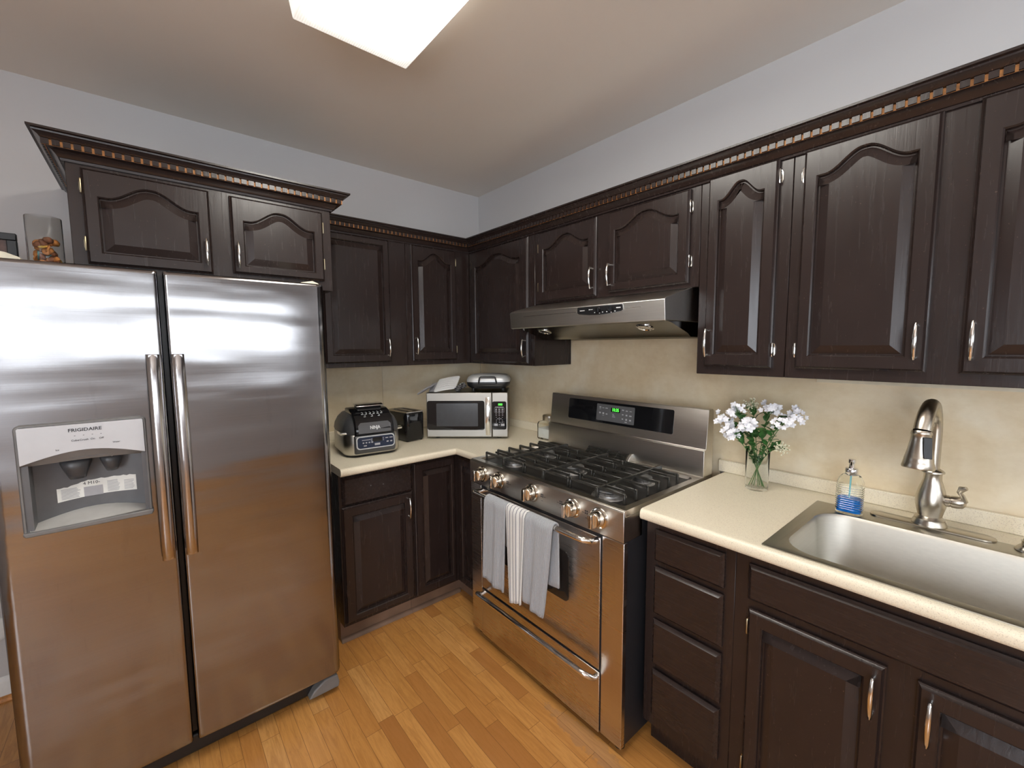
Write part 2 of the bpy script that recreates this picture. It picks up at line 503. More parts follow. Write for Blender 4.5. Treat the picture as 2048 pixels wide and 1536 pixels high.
def lettering(body, size, P, right, up, mat, parent, depth=0.0004, align='CENTER', squash=1.0, bold=0.0):
    """Flat raised lettering whose centre line starts at P (in the parent's frame)."""
    cu = bpy.data.curves.new('lettering', 'FONT')
    cu.body = body; cu.size = size; cu.align_x = align; cu.align_y = 'CENTER'
    cu.extrude = depth; cu.resolution_u = 2; cu.offset = bold
    tmp = bpy.data.objects.new('lettering_curve', cu)
    COL.objects.link(tmp)
    dg = bpy.context.evaluated_depsgraph_get()
    me = bpy.data.meshes.new_from_object(tmp.evaluated_get(dg))
    COL.objects.unlink(tmp); bpy.data.objects.remove(tmp); bpy.data.curves.remove(cu)
    r = Vector(right).normalized(); u = Vector(up).normalized(); n = r.cross(u)
    mt = Matrix((r*squash, u, n)).transposed().to_4x4()
    org = ORG.get(parent.name, (0, 0, 0))
    mt.translation = Vector(P)-Vector(org)
    me.transform(mt)
    me.materials.clear(); me.materials.append(M[mat])
    o = bpy.data.objects.new('lettering', me); COL.objects.link(o)
    o.parent = parent; ORG[o.name] = org
    return o

# frames for cabinet fronts: (u, v, d) -> world; u runs along the wall, v up, d out into the room
def FA(y): return lambda u, v, d: (u, y-d, v)
def FB(x): return lambda u, v, d: (x-d, u, v)

def inset(poly, d):
    n = len(poly); out = []
    for i in range(n):
        p0, p1, p2 = Vector(poly[i-1]), Vector(poly[i]), Vector(poly[(i+1) % n])
        a = (p1-p0).normalized(); b = (p2-p1).normalized()
        na, nb = Vector((-a.y, a.x)), Vector((-b.y, b.x))
        m = na+nb
        if m.length < 1e-6: m = na
        m.normalize()
        k = d/max(0.5, m.dot(na))
        out.append(tuple(p1+m*k))
    return out

def outline(pu0, pu1, pv0, sh, peak, n=41):
    """Counter-clockwise panel opening: straight bottom and sides, cathedral arch on top when peak > sh."""
    top = []
    for i in range(n):
        t = i/(n-1)
        u = pu1+(pu0-pu1)*t
        k = min(1, max(0, (abs(t-0.5)-0.02)/0.40))
        f = 0.5+0.5*math.cos(PI*k)
        top.append((u, sh+(peak-sh)*f))
    return [(pu0, pv0), (pu1, pv0)]+top

def panel_door(name, F, u0, u1, v0, v1, pu0, pu1, pv0, sh, peak, parent, mat='cab', T=0.019, bw=0.024):
    u0, u1 = sorted((u0, u1)); pu0, pu1 = sorted((pu0, pu1))
    b = MB()
    def rect(i, d): return [F(u0+i, v0+i, d), F(u1-i, v0+i, d), F(u1-i, v1-i, d), F(u0+i, v1-i, d)]
    b.loft([rect(0, 0.0005), rect(0, T*0.5), rect(0.003, T*0.62), rect(0.0045, T*0.72), rect(0.0075, T)], cap1=False)
    o = outline(pu0, pu1, pv0, sh, peak)
    i = 0.0075
    # frame face: quads between the outer rectangle and the opening
    n = len(o)-2
    tops = [(u1-i, v1-i)]+[(p[0], v1-i) for p in o[3:-1]]+[(u0+i, v1-i)]
    vs = [F(u0+i, v0+i, T), F(u1-i, v0+i, T)]+[F(a, c, T) for a, c in tops]+[F(a, c, T) for a, c in o]
    k = 2+n
    fs = [(0, 1, k+1, k), (1, 2, k+2, k+1), (1+n, 0, k, k+1+n)]
    fs += [(2+j, 3+j, k+3+j, k+2+j) for j in range(n-1)]
    b.add(vs, fs)
    rings = [[F(a, c, d) for a, c in inset(o, ii)] for ii, d in ((0, T), (0.0035, T-0.0035), (0.005, T-0.0115), (0.0085, T-0.0115), (0.0085+bw, T-0.0015))]
    b.loft(rings, cap0=False)
    return b.build(name, mat, parent, smooth=9.5)

def slab_front(name, F, u0, u1, v0, v1, parent, mat='cabf', T=0.019):
    u0, u1 = sorted((u0, u1)); b = MB()
    def rect(i, d): return [F(u0+i, v0+i, d), F(u1-i, v0+i, d), F(u1-i, v1-i, d), F(u0+i, v1-i, d)]
    b.loft([rect(0, 0.0005), rect(0, T*0.45), rect(0.004, T*0.6), rect(0.010, T)])
    return b.build(name, mat, parent, smooth=28)

def bow_pull(F, u, v0, v1, parent, T=0.019):
    """Arched bar pull standing vertically on a door front."""
    b = MB()
    pts = []; rs = []
    L = v1-v0
    for k in range(13):
        t = k/12
        pts.append(F(u, v0+L*t, T+0.018+0.008*math.sin(PI*t)))
        rs.append(0.0036+0.0018*math.sin(PI*t))
    pts = [F(u, v0+0.004, T-0.001), F(u, v0+0.002, T+0.010)]+pts+[F(u, v1-0.002, T+0.010), F(u, v1-0.004, T-0.001)]
    rs = [0.0045, 0.0040]+rs+[0.0040, 0.0045]
    b.tube(pts, rs, 10)
    return b.build('handle', 'pull', parent, smooth=60)

def hinge(F, u, v, parent, side, mat='pull'):
    """Semi-concealed face hinge: a knuckle on the door edge and a leaf on the face frame (side = +1/-1 along u)."""
    b = MB()
    b.tube([F(u, v-0.021, 0.011), F(u, v-0.018, 0.0125), F(u, v+0.018, 0.0125), F(u, v+0.021, 0.011)], 0.0026, 8)
    k = 0.45 if mat == 'brass' else 0.8
    lf = [(u, v-0.021), (u+side*0.006*k, v-0.018), (u+side*0.009*k, v-0.010), (u+side*0.009*k, v+0.010), (u+side*0.006*k, v+0.018), (u, v+0.021)]
    b.loft([[F(a, c, 0.0002) for a, c in lf], [F(a, c, 0.003) for a, c in lf]])
    return b.build('hinge', mat, parent, smooth=40)

# ------------------------------------------------------------------ the room
XL = -3.7
def wallbox(name, x0, x1, y0, y1, z0, z1, mat='wall'):
    return struct(MB().box(x0, x1, y0, y1, z0, z1).build(name, mat, smooth=0))
wallbox('floor', XL, 0, YB, 0, -0.05, 0.0, 'floor')
wallbox('ceiling', XL-0.1, 0.1, YB-0.1, 0.1, ZC, ZC+0.06, 'ceiling')
wallbox('wall_back', XL-0.1, 0.1, 0.0, 0.1, 0, ZC)
wallbox('wall_right', 0.0, 0.1, YB-0.1, 0.0, 0, ZC)
b = MB()
for q in ((YB-0.1, WINL[0], 0, ZC), (WINL[1], 0.0, 0, ZC), (WINL[0], WINL[1], 0, WINL[2]), (WINL[0], WINL[1], WINL[3], ZC)):
    b.box(XL-0.1, XL, q[0], q[1], q[2], q[3])
struct(b.build('wall_left', 'wall', smooth=0))
b = MB()
for y in (WINL[0], (WINL[0]+WINL[1])/2-0.025, WINL[1]-0.05): b.box(XL-0.07, XL-0.02, y, y+0.05, WINL[2], WINL[3])
b.box(XL-0.07, XL-0.02, WINL[0], WINL[1], WINL[2], WINL[2]+0.05); b.box(XL-0.07, XL-0.02, WINL[0], WINL[1], WINL[3]-0.05, WINL[3])
struct(b.build('window_2', 'white', smooth=0))
b = MB()
wx0, wx1, wz0, wz1 = WIN
for q in ((XL, wx0, 0, ZC), (wx1, 0, 0, ZC), (wx0, wx1, 0, wz0), (wx0, wx1, wz1, ZC)):
    b.box(q[0], q[1], YB-0.1, YB, q[2], q[3])
struct(b.build('wall_front', 'wall', smooth=0))
b = MB()
for x in (wx0, wx1-0.05, (wx0+wx1)/2-0.03, wx0+(wx1-wx0)*0.25, wx0+(wx1-wx0)*0.75-0.03):
    b.box(x, x+0.05, YB-0.07, YB-0.02, wz0, wz1)
b.box(wx0, wx1, YB-0.07, YB-0.02, wz0, wz0+0.05); b.box(wx0, wx1, YB-0.07, YB-0.02, wz1-0.05, wz1)
w1 = struct(b.build('window_1', 'white', smooth=0))
b = MB()
for k in range(24):
    z = wz0+0.015+(wz1-wz0-0.03)*k/23
    b.prism([(YB-0.009, z-0.0055), (YB+0.009, z+0.0055), (YB+0.009, z+0.0067), (YB-0.009, z-0.0043)], 'x', wx0+0.005, wx1-0.005)
bl_ = b.build('window_blind', 'white', w1, smooth=0)
struct(MB().prism([(0, 0), (-0.012, 0), (-0.012, 0.07), (-0.008, 0.083), (-0.004, 0.09), (0, 0.092)], 'x', XL, -2.16).build('baseboard_back', 'white'))
struct(MB().prism([(-0.012, 0), (-0.027, 0), (-0.026, 0.008), (-0.020, 0.015), (-0.012, 0.018)], 'x', XL, -2.16).build('trim_1', 'rawwood'))

# ------------------------------------------------------------------ crown moulding
CROWN = [(0.000, 1.953), (0.007, 1.953), (0.008, 1.960), (0.012, 1.961), (0.015, 1.966), (0.022, 1.975), (0.029, 1.980), (0.033, 1.981),
         (0.034, 1.9985), (0.043, 1.9995), (0.046, 2.004), (0.054, 2.010), (0.057, 2.012), (0.058, 2.016), (0.066, 2.018), (0.066, 2.024), (0.0, 2.024)]
def crown(parent, path, name='crown_moulding', ext0=0, ext1=0):
    """path(d) -> corner list for offset d; sweeps the profile with mitred corners, then adds the dentil course."""
    b = MB()
    rings = []
    npt = len(path(0))
    for i in range(npt):
        rings.append([(path(d)[i][0], path(d)[i][1], z) for d, z in CROWN])
    b.loft(rings)
    return b.build(name, 'cabx', parent, smooth=25)
def dentils(parent, segs):
    """segs: (p0, p1, outward normal) along the band; dark blocks with bare wood showing in the gaps."""
    b = MB()
    for (p0, p1, nn) in segs:
        p0, p1, nn = Vector((*p0, 0)), Vector((*p1, 0)), Vector((*nn, 0))
        L = (p1-p0).length; t = (p1-p0)/L
        m = max(1, int(L/0.0225)); pitch = L/m
        def bx(a, c, d0, d1, z0, z1):
            q = [p0+t*a+nn*d0, p0+t*c+nn*d0, p0+t*c+nn*d1, p0+t*a+nn*d1]
            b.loft([[(w.x, w.y, z0) for w in q], [(w.x, w.y, z1) for w in q]])
        b.mat(1); bx(0, L, 0.0, 0.0012, 1.9822, 1.9978)
        b.mat(0)
        for k in range(m):
            bx(k*pitch, k*pitch+pitch*0.74, 0.0, 0.0075, 1.9825, 1.9982)
    return b.build('dentil_band', ['cab', 'rawwood'], parent, smooth=0)

# ------------------------------------------------------------------ upper cabinets
def cab_body(parent, x0, x1, y0, y1, z0, z1, name='carcass'):
    return MB().box(x0, x1, y0, y1, z0, z1).build(name, 'cab', parent, bevel=0.0015, seg=1)

ZU, ZT = 1.278, 2.0
# over the fridge
cab = thing('wall_cabinet', 'short deep dark brown two-door cabinet hung above the steel refrigerator', 'cabinet', (-1.60, -0.3, 1.622), group='upper cabinets')
cab_body(cab, -1.988, -1.208, -0.60, -0.002, 1.622, ZT)
F = FA(-0.60)
d = panel_door('door', F, -1.955, -1.629, 1.650, 1.942, -1.921, -1.662, 1.685, 1.860, 1.908, cab)
bow_pull(F, -1.647, 1.679, 1.768, d)
hinge(F, -1.9565, 1.888, d, -1, 'brass'); hinge(F, -1.9565, 1.712, d, -1, 'brass')
d = panel_door('door', F, -1.568, -1.243, 1.660, 1.940, -1.530, -1.277, 1.688, 1.856, 1.905, cab)
bow_pull(F, -1.551, 1.681, 1.769, d)
hinge(F, -1.2415, 1.878, d, 1, 'brass'); hinge(F, -1.2415, 1.730, d, 1, 'brass')
c = crown(cab, lambda q: [(-1.988-q, -0.004), (-1.988-q, -0.60-q), (-1.208+q, -0.60-q), (-1.208+q, -0.375)])
c2 = dentils(c, [((-1.988-0.034-0.0075, -0.60-0.034), (-1.208+0.034+0.0075, -0.60-0.034), (0, -1)),
                 ((-1.988-0.034, -0.01), (-1.988-0.034, -0.634), (-1, 0)), ((-1.208+0.034, -0.634), (-1.208+0.034, -0.375), (1, 0))])

# back wall run
UA = -0.281
F = FA(UA)
cab = thing('wall_cabinet', 'tall dark brown wall cabinet with a square-panelled door, just past the refrigerator', 'cabinet', (-0.96, -0.14, ZU), group='upper cabinets')
cab_body(cab, -1.206, -0.7105, UA, -0.002, ZU, ZT)
d = panel_door('door', F, -1.158, -0.811, 1.301, 1.9515, -1.124, -0.844, 1.340, 1.921, 1.921, cab)
bow_pull(F, -0.832, 1.334, 1.425, d)
cab = thing('wall_cabinet', 'narrow dark brown arched-door cabinet on the fridge wall, above the toaster', 'cabinet', (-0.49, -0.14, ZU), group='upper cabinets')
cab_body(cab, -0.7095, -0.283, UA, -0.002, ZU, ZT)
d = panel_door('door', F, -0.680, -0.389, 1.303, 1.9515, -0.643, -0.423, 1.350, 1.868, 1.917, cab)
bow_pull(F, -0.665, 1.342, 1.434, d)
hinge(F, -0.3875, 1.885, d, 1, 'brass'); hinge(F, -0.3875, 1.365, d, 1, 'brass')

# sink wall run
UB = -0.281
F = FB(UB)
cab = thing('wall_cabinet', 'dark brown arched-door cabinet filling the corner above the microwave, hood at its side', 'cabinet', (-0.14, -0.44, ZU), group='upper cabinets')
cab_body(cab, UB, -0.002, -0.8765, -0.0025, ZU, ZT)
d = panel_door('door', F, -0.327, -0.836, 1.2895, 1.9485, -0.365, -0.776, 1.338, 1.857, 1.905, cab)
bow_pull(F, -0.835, 1.327, 1.416, d)
d.children[0].location.y += 0.018
hinge(F, -0.3255, 1.873, d, 1, 'brass'); hinge(F, -0.3255, 1.345, d, 1, 'brass')
cab = thing('wall_cabinet', 'short dark brown two-door cabinet above the range hood', 'cabinet', (-0.14, -1.31, 1.595), group='upper cabinets')
cab_body(cab, UB, -0.002, -1.7465, -0.8775, 1.595, ZT)
d = panel_door('door', F, -0.914, -1.283, 1.604, 1.947, -0.950, -1.242, 1.650, 1.863, 1.912, cab)
bow_pull(F, -1.268, 1.637, 1.727, d)
hinge(F, -0.9125, 1.872, d, 1, 'brass'); hinge(F, -0.9125, 1.68, d, 1, 'brass')
d = panel_door('door', F, -1.350, -1.711, 1.612, 1.946, -1.381, -1.672, 1.646, 1.870, 1.917, cab)
bow_pull(F, -1.3645, 1.639, 1.728, d)
hinge(F, -1.7125, 1.885, d, -1); hinge(F, -1.7125, 1.690, d, -1)
cab = thing('wall_cabinet', 'narrow tall single-door dark brown cabinet beside the hood, above the vase of flowers', 'cabinet', (-0.14, -1.89, ZU), group='upper cabinets')
cab_body(cab, UB, -0.002, -2.0345, -1.7475, ZU, ZT)
d = panel_door('door', F, -1.779, -1.999, 1.307, 1.9585, -1.812, -1.961, 1.349, 1.878, 1.925, cab)
bow_pull(F, -1.794, 1.344, 1.437, d)
hinge(F, -2.0005, 1.905, d, -1); hinge(F, -2.0005, 1.366, d, -1)
cab = thing('wall_cabinet', 'wide tall two-door dark brown cabinet above the sink', 'cabinet', (-0.14, -2.42, ZU), group='upper cabinets')
cab_body(cab, UB, -0.002, -2.86, -2.0355, ZU, ZT)
d = panel_door('door', F, -2.0655, -2.3595, 1.309, 1.9545, -2.0985, -2.3205, 1.347, 1.876, 1.925, cab)
bow_pull(F, -2.3395, 1.344, 1.434, d)
hinge(F, -2.064, 1.888, d, 1); hinge(F, -2.064, 1.365, d, 1)
d = panel_door('door', F, -2.4215, -2.716, 1.308, 1.9565, -2.4585, -2.684, 1.347, 1.874, 1.923, cab)
bow_pull(F, -2.4395, 1.345, 1.435, d)
hinge(F, -2.7175, 1.888, d, -1); hinge(F, -2.7175, 1.365, d, -1)
# crown along both walls
cr = thing('crown_moulding', 'dark crown moulding with a dentil course, running along the cabinet tops round the wall corner', 'moulding', (-0.30, -0.30, 1.953))
o = crown(cr, lambda q: [(-1.204, UA-q), (UB-q, UA-q), (UB-q, -2.86)], 'moulding')
dentils(o, [((-1.204, UA-0.034), (UB-0.042, UA-0.034), (0, -1)), ((UB-0.034, UA-0.042), (UB-0.034, -2.86), (-1, 0))])

# ------------------------------------------------------------------ backsplash sheets
def sheet(label, x0, x1, y0, y1, z0, z1):
    o = MB().box(x0, x1, y0, y1, z0, z1).build('backsplash_panel', 'splash', org=((x0+x1)/2, (y0+y1)/2, z0), smooth=0)
    return tag(o, label, 'backsplash', 'backsplash panels')
sheet('beige stone-pattern backsplash sheet behind the indoor grill, next to the refrigerator', -1.225, -0.748, -0.006, -0.001, 0.9, ZU)
sheet('beige stone-pattern backsplash sheet behind the toaster and microwave', -0.7465, -0.007, -0.006, -0.001, 0.9, ZU)
b = MB().prism([(-0.007, 0.9), (-0.007, ZU), (-0.88, ZU), (-0.88, 1.594), (-1.744, 1.594), (-1.744, ZU), (-3.2, ZU), (-3.2, 0.9), (-1.7275, 0.9), (-1.7275, 0.5), (-0.88, 0.5), (-0.88, 0.9)], 'x', -0.006, -0.001)
tag(b.build('backsplash_panel', 'splash', org=(-0.003, -1.6, 0.9), smooth=0), 'long mottled beige backsplash sheet behind the range, flowers and faucet', 'backsplash', 'backsplash panels')
tag(MB().box(-0.014, -0.0065, -3.1, -2.056, 1.249, 1.263).build('edging_strip', 'cream', org=(-0.01, -2.5, 1.25), smooth=0), 'thin pale edging strip on the backsplash below the sink-side cabinets', 'strip')

# ------------------------------------------------------------------ worktops
def nose(x, s=1):
    """rounded front edge: list of (offset, z) from the top inward edge to underside"""
    r = 0.014
    return [(r-r*math.sin(a), H-r+r*math.cos(a)) for a in [PI/2*k/5 for k in range(6)]]+[(0.0, H-TH+0.010), (0.004, H-TH+0.003), (0.010, H-TH)]
CAy, CBx = -0.652, -0.638
wt = thing('worktop', 'cream speckled L-shaped worktop in the corner, between the refrigerator and the range', 'worktop', (-0.4, -0.3, H-TH))
b = MB()
pr = nose(0)
ringsA = []
for (cx, cy, mx) in ((-1.225, CAy, 0), (CBx, CAy, 1), (CBx, -0.872, 2)):
    pass
def Lring(dq, z):
    return [(-1.225, CAy+dq, z), (CBx+dq, CAy+dq, z), (CBx+dq, -0.872, z), (-0.008, -0.872, z), (-0.008, -0.008, z), (-1.225, -0.008, z)]
b.loft([Lring(q, z) for q, z in [(0.03, H-TH)]+pr[::-1]])
b.build('top', 'counter', wt, smooth=50)
b = MB().box(-0.0225, -0.0075, -0.872, -0.0225, H+0.0002, H+0.05); b.box(-1.225, -0.0075, -0.022, -0.0075, H+0.0002, H+0.05)
b.build('upstand', 'counter', wt, bevel=0.003)
# straight run with the sink opening
SX0, SX1, SY0, SY1 = -0.617, -0.129, -2.106, -2.955
wt = thing('worktop', 'long cream speckled worktop around the steel sink, from the range onward', 'worktop', (-0.32, -2.5, H-TH))
YE = -3.2
b = MB()
cut = 0.012
def slab(x0, x1, y0, y1): b.box(x0, x1, y0, y1, H-TH, H)
ys0 = -1.752
prof = [(CBx+q, z) for q, z in pr[::-1]]+[(SX0+cut, H), (SX0+cut, H-TH)]
b.prism([(x, z) for x, z in prof], 'y', ys0, YE)
slab(SX0+cut, SX1-cut, ys0, SY0-cut); slab(SX0+cut, SX1-cut, SY1+cut, YE); slab(SX1-cut, -0.008, ys0, YE)
b.build('top', 'counter', wt, smooth=50)
MB().box(-0.026, -0.0075, -1.728, YE, H+0.0002, H+0.05).build('upstand', 'counter', wt, bevel=0.003)

# ------------------------------------------------------------------ base cabinets
ZB = H-TH-0.001
def kick(parent, x0, x1, y0, y1, mat='kick', name='kickboard'):
    return MB().box(x0, x1, y0, y1, 0.0, 0.1).build(name, mat, parent, smooth=0)
YA = -0.6
F = FA(YA)
cab = thing('base_cabinet', 'dark brown base cabinet with one drawer over a panelled door, next to the refrigerator', 'cabinet', (-1.04, -0.3, 0.0), group='base cabinets')
cab_body(cab, -1.222, -0.8625, YA, -0.03, 0.1005, ZB)
kick(cab, -1.222, -0.8625, -0.545, -0.05)
MB().prism([(-0.5455, 0.0), (-0.562, 0.0), (-0.560, 0.010), (-0.553, 0.017), (-0.5455, 0.019)], 'x', -1.222, -0.8625).build('shoe_moulding', 'kick', cab)
dr = slab_front('drawer', F, -1.2095, -0.871, 0.672, 0.802, cab)
for px in (-1.082, -1.022):
    MB().lathe([(0.0025, 0), (0.0025, 0.0006)], (px, YA-0.0188, 0.742-(px+1.05)*0.1), 8, (0, -1, 0)).build('screw_hole', 'greyink', dr)
d = panel_door('door', F, -1.2155, -0.8725, 0.121, 0.666, -1.171, -0.9095, 0.150, 0.623, 0.623, cab)
bow_pull(F, -0.897, 0.547, 0.642, d)
cab = thing('base_cabinet', 'dark brown corner base cabinet folding under the L-shaped worktop up to the range', 'cabinet', (-0.45, -0.4, 0.0), group='base cabinets')
b = MB().box(-0.8615, -0.02, YA, -0.03, 0.1005, ZB); b.box(-0.600, -0.02, -0.868, YA-0.0005, 0.1005, ZB)
b.build('carcass', 'cab', cab, smooth=0)
panel_door('door', F, -0.857, -0.6225, 0.112, 0.803, -0.817, -0.643, 0.152, 0.764, 0.764, cab)
panel_door('door', FB(-0.600), -0.640, -0.862, 0.112, 0.803, -0.668, -0.835, 0.152, 0.764, 0.764, cab)
b = MB().box(-0.8615, -0.05, -0.545, -0.05, 0, 0.1); b.box(-0.545, -0.05, -0.868, -0.5455, 0, 0.1)
b.build('kickboard', 'kick', cab, smooth=0)
b = MB().prism([(-0.5455, 0.0), (-0.562, 0.0), (-0.560, 0.010), (-0.553, 0.017), (-0.5455, 0.019)], 'x', -0.8615, -0.563)
b.build('shoe_moulding', 'kick', cab)
XB = -0.6
F = FB(XB)
cab = thing('base_cabinet', 'narrow dark brown base cabinet with a stack of four drawers, beside the range', 'cabinet', (-0.3, -1.9, 0.0), group='base cabinets')
cab_body(cab, XB, -0.03, -2.0395, -1.7555, 0.1005, ZB)
for (v0, v1) in ((0.686, 0.791), (0.507, 0.667), (0.331, 0.487), (0.148, 0.312)):
    slab_front('drawer', F, -1.791, -2.0115, v0, v1, cab)
kick(cab, -0.545, -0.05, -2.0395, -1.7555, 'cab')
cab = thing('base_cabinet', 'wide dark brown sink base cabinet with a scuffed false front above two doors', 'cabinet', (-0.3, -2.5, 0.0), group='base cabinets')
b = MB().box(XB, XB+0.02, -2.98, -2.0405, 0.1005, ZB); b.box(XB+0.0205, -0.03, -2.060, -2.0405, 0.1005, ZB); b.box(XB+0.0205, -0.03, -2.98, -2.96, 0.1005, ZB); b.box(XB+0.0205, -0.03, -2.9595, -2.0605, 0.1005, 0.12)
b.build('carcass', 'cab', cab, smooth=0)
ff = slab_front('false_front', F, -2.0765, -2.945, 0.688, 0.789, cab, 'cabf')
d = panel_door('door', F, -2.080, -2.3695, 0.125, 0.6635, -2.114, -2.333, 0.165, 0.624, 0.624, cab)
bow_pull(F, -2.350, 0.544, 0.638, d)
hinge(F, -2.0785, 0.61, d, 1, 'brass'); hinge(F, -2.0785, 0.20, d, 1, 'brass')
d = panel_door('door', F, -2.420, -2.71, 0.125, 0.6635, -2.454, -2.676, 0.165, 0.624, 0.624, cab)
bow_pull(F, -2.4425, 0.545, 0.641, d)
kick(cab, -0.545, -0.05, -2.98, -2.0405, 'cab')

# ------------------------------------------------------------------ refrigerator
fr = thing('refrigerator', 'large side-by-side stainless steel refrigerator with a water and ice dispenser', 'refrigerator', (-1.745, -0.45, 0.0))
FX0, FXG0, FXG1, FX1, FYF = -2.166, -1.7935, -1.7805, -1.317, -0.85
MB().box(FX0+0.006, FX1-0.006, -0.78, -0.05, 0.03, 1.600).build('body', 'fridgeside', fr, bevel=0.004)
def fridge_door(x0, x1, hole=None):
    z0, z1 = 0.092, 1.614
    r = 0.028
    xs = [x0+r-r*math.cos(PI/2*k/6) for k in range(7)]
    ro = 0.010
    def yy(x):
        t = (x-(x0+x1)/2)/((x1-x0)/2)
        y = FYF+0.002-0.005*(1-t*t)
        for e in (x0, x1):
            q = abs(x-e)
            R = r if (e in (FX0, FX1)) else ro
            if q < R: y += R-math.sqrt(max(0, R*R-(R-q)**2))
        return y
    cols = sorted(set([x0+0.028*(1-math.cos(PI/2*k/7)) for k in range(8)]+[x1-0.028*(1-math.cos(PI/2*k/7)) for k in range(8)]+[x0+0.03+(x1-x0-0.06)*k/14 for k in range(15)]+([hole[0], hole[1]] if hole else [])))
    cols = [c for i, c in enumerate(cols) if i == 0 or c-cols[i-1] > 1e-4]
    rows = [z0, z0+0.010, z0+0.016, z0+0.10]+([hole[2], hole[3]] if hole else [0.9])+[z1-0.10, z1-0.012, z1-0.007, z1]
    def edge(z):
        return 0.006 if z in (z0, z1) else 0.0
    b = MB(); vs = []
    for z in rows:
        for x in cols: vs.append((x, yy(x)+edge(z), z))
    n = len(cols); fs = []
    for j in range(len(rows)-1):
        for i in range(n-1):
            if hole and hole[0]-1e-6 <= cols[i] and cols[i+1] <= hole[1]+1e-6 and hole[2]-1e-6 <= rows[j] and rows[j+1] <= hole[3]+1e-6: continue
            fs.append((j*n+i, j*n+i+1, (j+1)*n+i+1, (j+1)*n+i))
    k = len(vs); yb = -0.785
    vs += [(x0, yb, z) for z in rows]+[(x1, yb, z) for z in rows]
    m = len(rows)
    for j in range(m-1):
        fs.append((k+j, j*n, (j+1)*n, k+j+1))
        fs.append((k+m+j, k+m+j+1, (j+1)*n+n-1, j*n+n-1))
    fs.append(tuple(range(n))[::-1]+(k, k+m)); fs.append(tuple(range((m-1)*n, m*n))+(k+m+m-1, k+m-1))
    if not hole: fs.append((k, k+m-1, k+m+m-1, k+m))
    b.add(vs, fs)
    return b.build('door', 'fridge', fr, smooth=50, recalc=not hole)
DX0, DX1, DZ0, DZ1 = -2.107, -1.846, 0.888, 1.186
dl = fridge_door(FX0, FXG0, (DX0+0.006, DX1-0.006, DZ0+0.006, DZ1-0.006))
drr = fridge_door(FXG1, FX1)
def fridge_handle(x, par):
    b = MB(); rings = []
    for k in range(21):
        t = k/20; z = 0.738+0.628*t
        out = 0.024+0.026*math.sin(PI*min(1, max(0, t)))**0.6
        w = 0.0150
        y = FYF-out
        ring = []
        for (px, py) in [(-w, 0.010), (-w, 0.002), (-w*0.6, -0.004), (0, -0.006), (w*0.6, -0.004), (w, 0.002), (w, 0.010)]:
            ring.append((x+px, y+py, z))
        rings.append(ring)
    b.loft(rings)
    for zz in (0.752, 1.352): b.box(x-0.010, x+0.010, FYF-0.030, FYF+0.002, zz-0.012, zz+0.012)
    return b.build('handle', 'fridgepull', par, smooth=45)
fridge_handle(-1.8185, dl); fridge_handle(-1.7600, drr)
# grille, feet and hinge covers
MB().box(FX0+0.02, FX1-0.02, -0.80, -0.75, 0.018, 0.082).build('base_grille', 'black', fr, bevel=0.006)
b = MB().prism([(FX1-0.12, 0.022), (FX1-0.008, 0.022), (FX1-0.004, 0.04), (FX1-0.012, 0.075), (FX1-0.06, 0.075), (FX1-0.10, 0.05)], 'y', -0.832, -0.79)
b.build('roller_cover', 'greyplastic', fr, bevel=0.005)
for x in (FX0+0.06, FX1-0.06):
    for y in (-0.77, -0.12):
        MB().lathe([(0.022, -0.012), (0.022, 0.012)], (x, y, 0.022), 18, (1, 0, 0)).build('roller', 'black', fr)
b = MB().prism([(-1.40, 1.6005), (-1.323, 1.6005), (-1.323, 1.622), (-1.345, 1.630), (-1.385, 1.622)], 'y', -0.80, -0.70)
b.build('hinge_cover', 'cream', fr, bevel=0.003)
b = MB().prism([(-2.155, 1.6005), (-2.08, 1.6005), (-2.10, 1.622), (-2.14, 1.630), (-2.155, 1.622)], 'y', -0.80, -0.70)
b.build('hinge_cover', 'cream', fr, bevel=0.003)
MB().box(FXG0+0.0005, FXG1-0.0005, -0.792, -0.781, 0.09, 1.61).build('gasket', 'black', fr, smooth=0)
# dispenser (lives in the freezer door)
b = MB()
cw, ch = DX1-DX0, DZ1-DZ0
cxm, czm = (DX0+DX1)/2, (DZ0+DZ1)/2
outer = rrect(cw, ch, 0.012, 4, cxm, czm); inner = rrect(cw-0.012, ch-0.012, 0.008, 4, cxm, czm)
yo, yi = FYF-0.012, FYF+0.004
b.loft([[(x, yi, z) for x, z in outer], [(x, yo+0.003, z) for x, z in outer], [(x, yo, z) for x, z in rrect(cw-0.005, ch-0.005, 0.010, 4, cxm, czm)], [(x, yo, z) for x, z in inner], [(x, yi, z) for x, z in inner]], False, False)
fz = b.build('dispenser', 'greyplastic', dl, smooth=40)
# everything else of the dispenser are sub-parts of the freezer door
b = MB()
CY = FYF+0.062     # back of the niche
zt, zb = 1.085, 0.914
xa, xb = DX0+0.020, DX1-0.016
# niche: sides, curved back, ceiling
N = 10
bx = [xa+(xb-xa)*k/N for k in range(N+1)]
def backy(x):
    t = (x-(xa+xb)/2)/((xb-xa)/2)
    return CY-0.022*t*t
fr_ring = [(DX0+0.006, FYF-0.008), (xa, FYF-0.008)]+[(x, backy(x)) for x in bx]+[(xb, FYF-0.008), (DX1-0.006, FYF-0.008)]
b.loft([[(x, y, DZ0+0.01) for x, y in fr_ring], [(x, y, zt+0.03) for x, y in fr_ring]], False, False, closed=False)
b.box(DX0+0.007, DX1-0.007, FYF-0.006, CY, zt, zt+0.004)
b.build('dispenser_niche', 'nicheshade', dl, smooth=35)
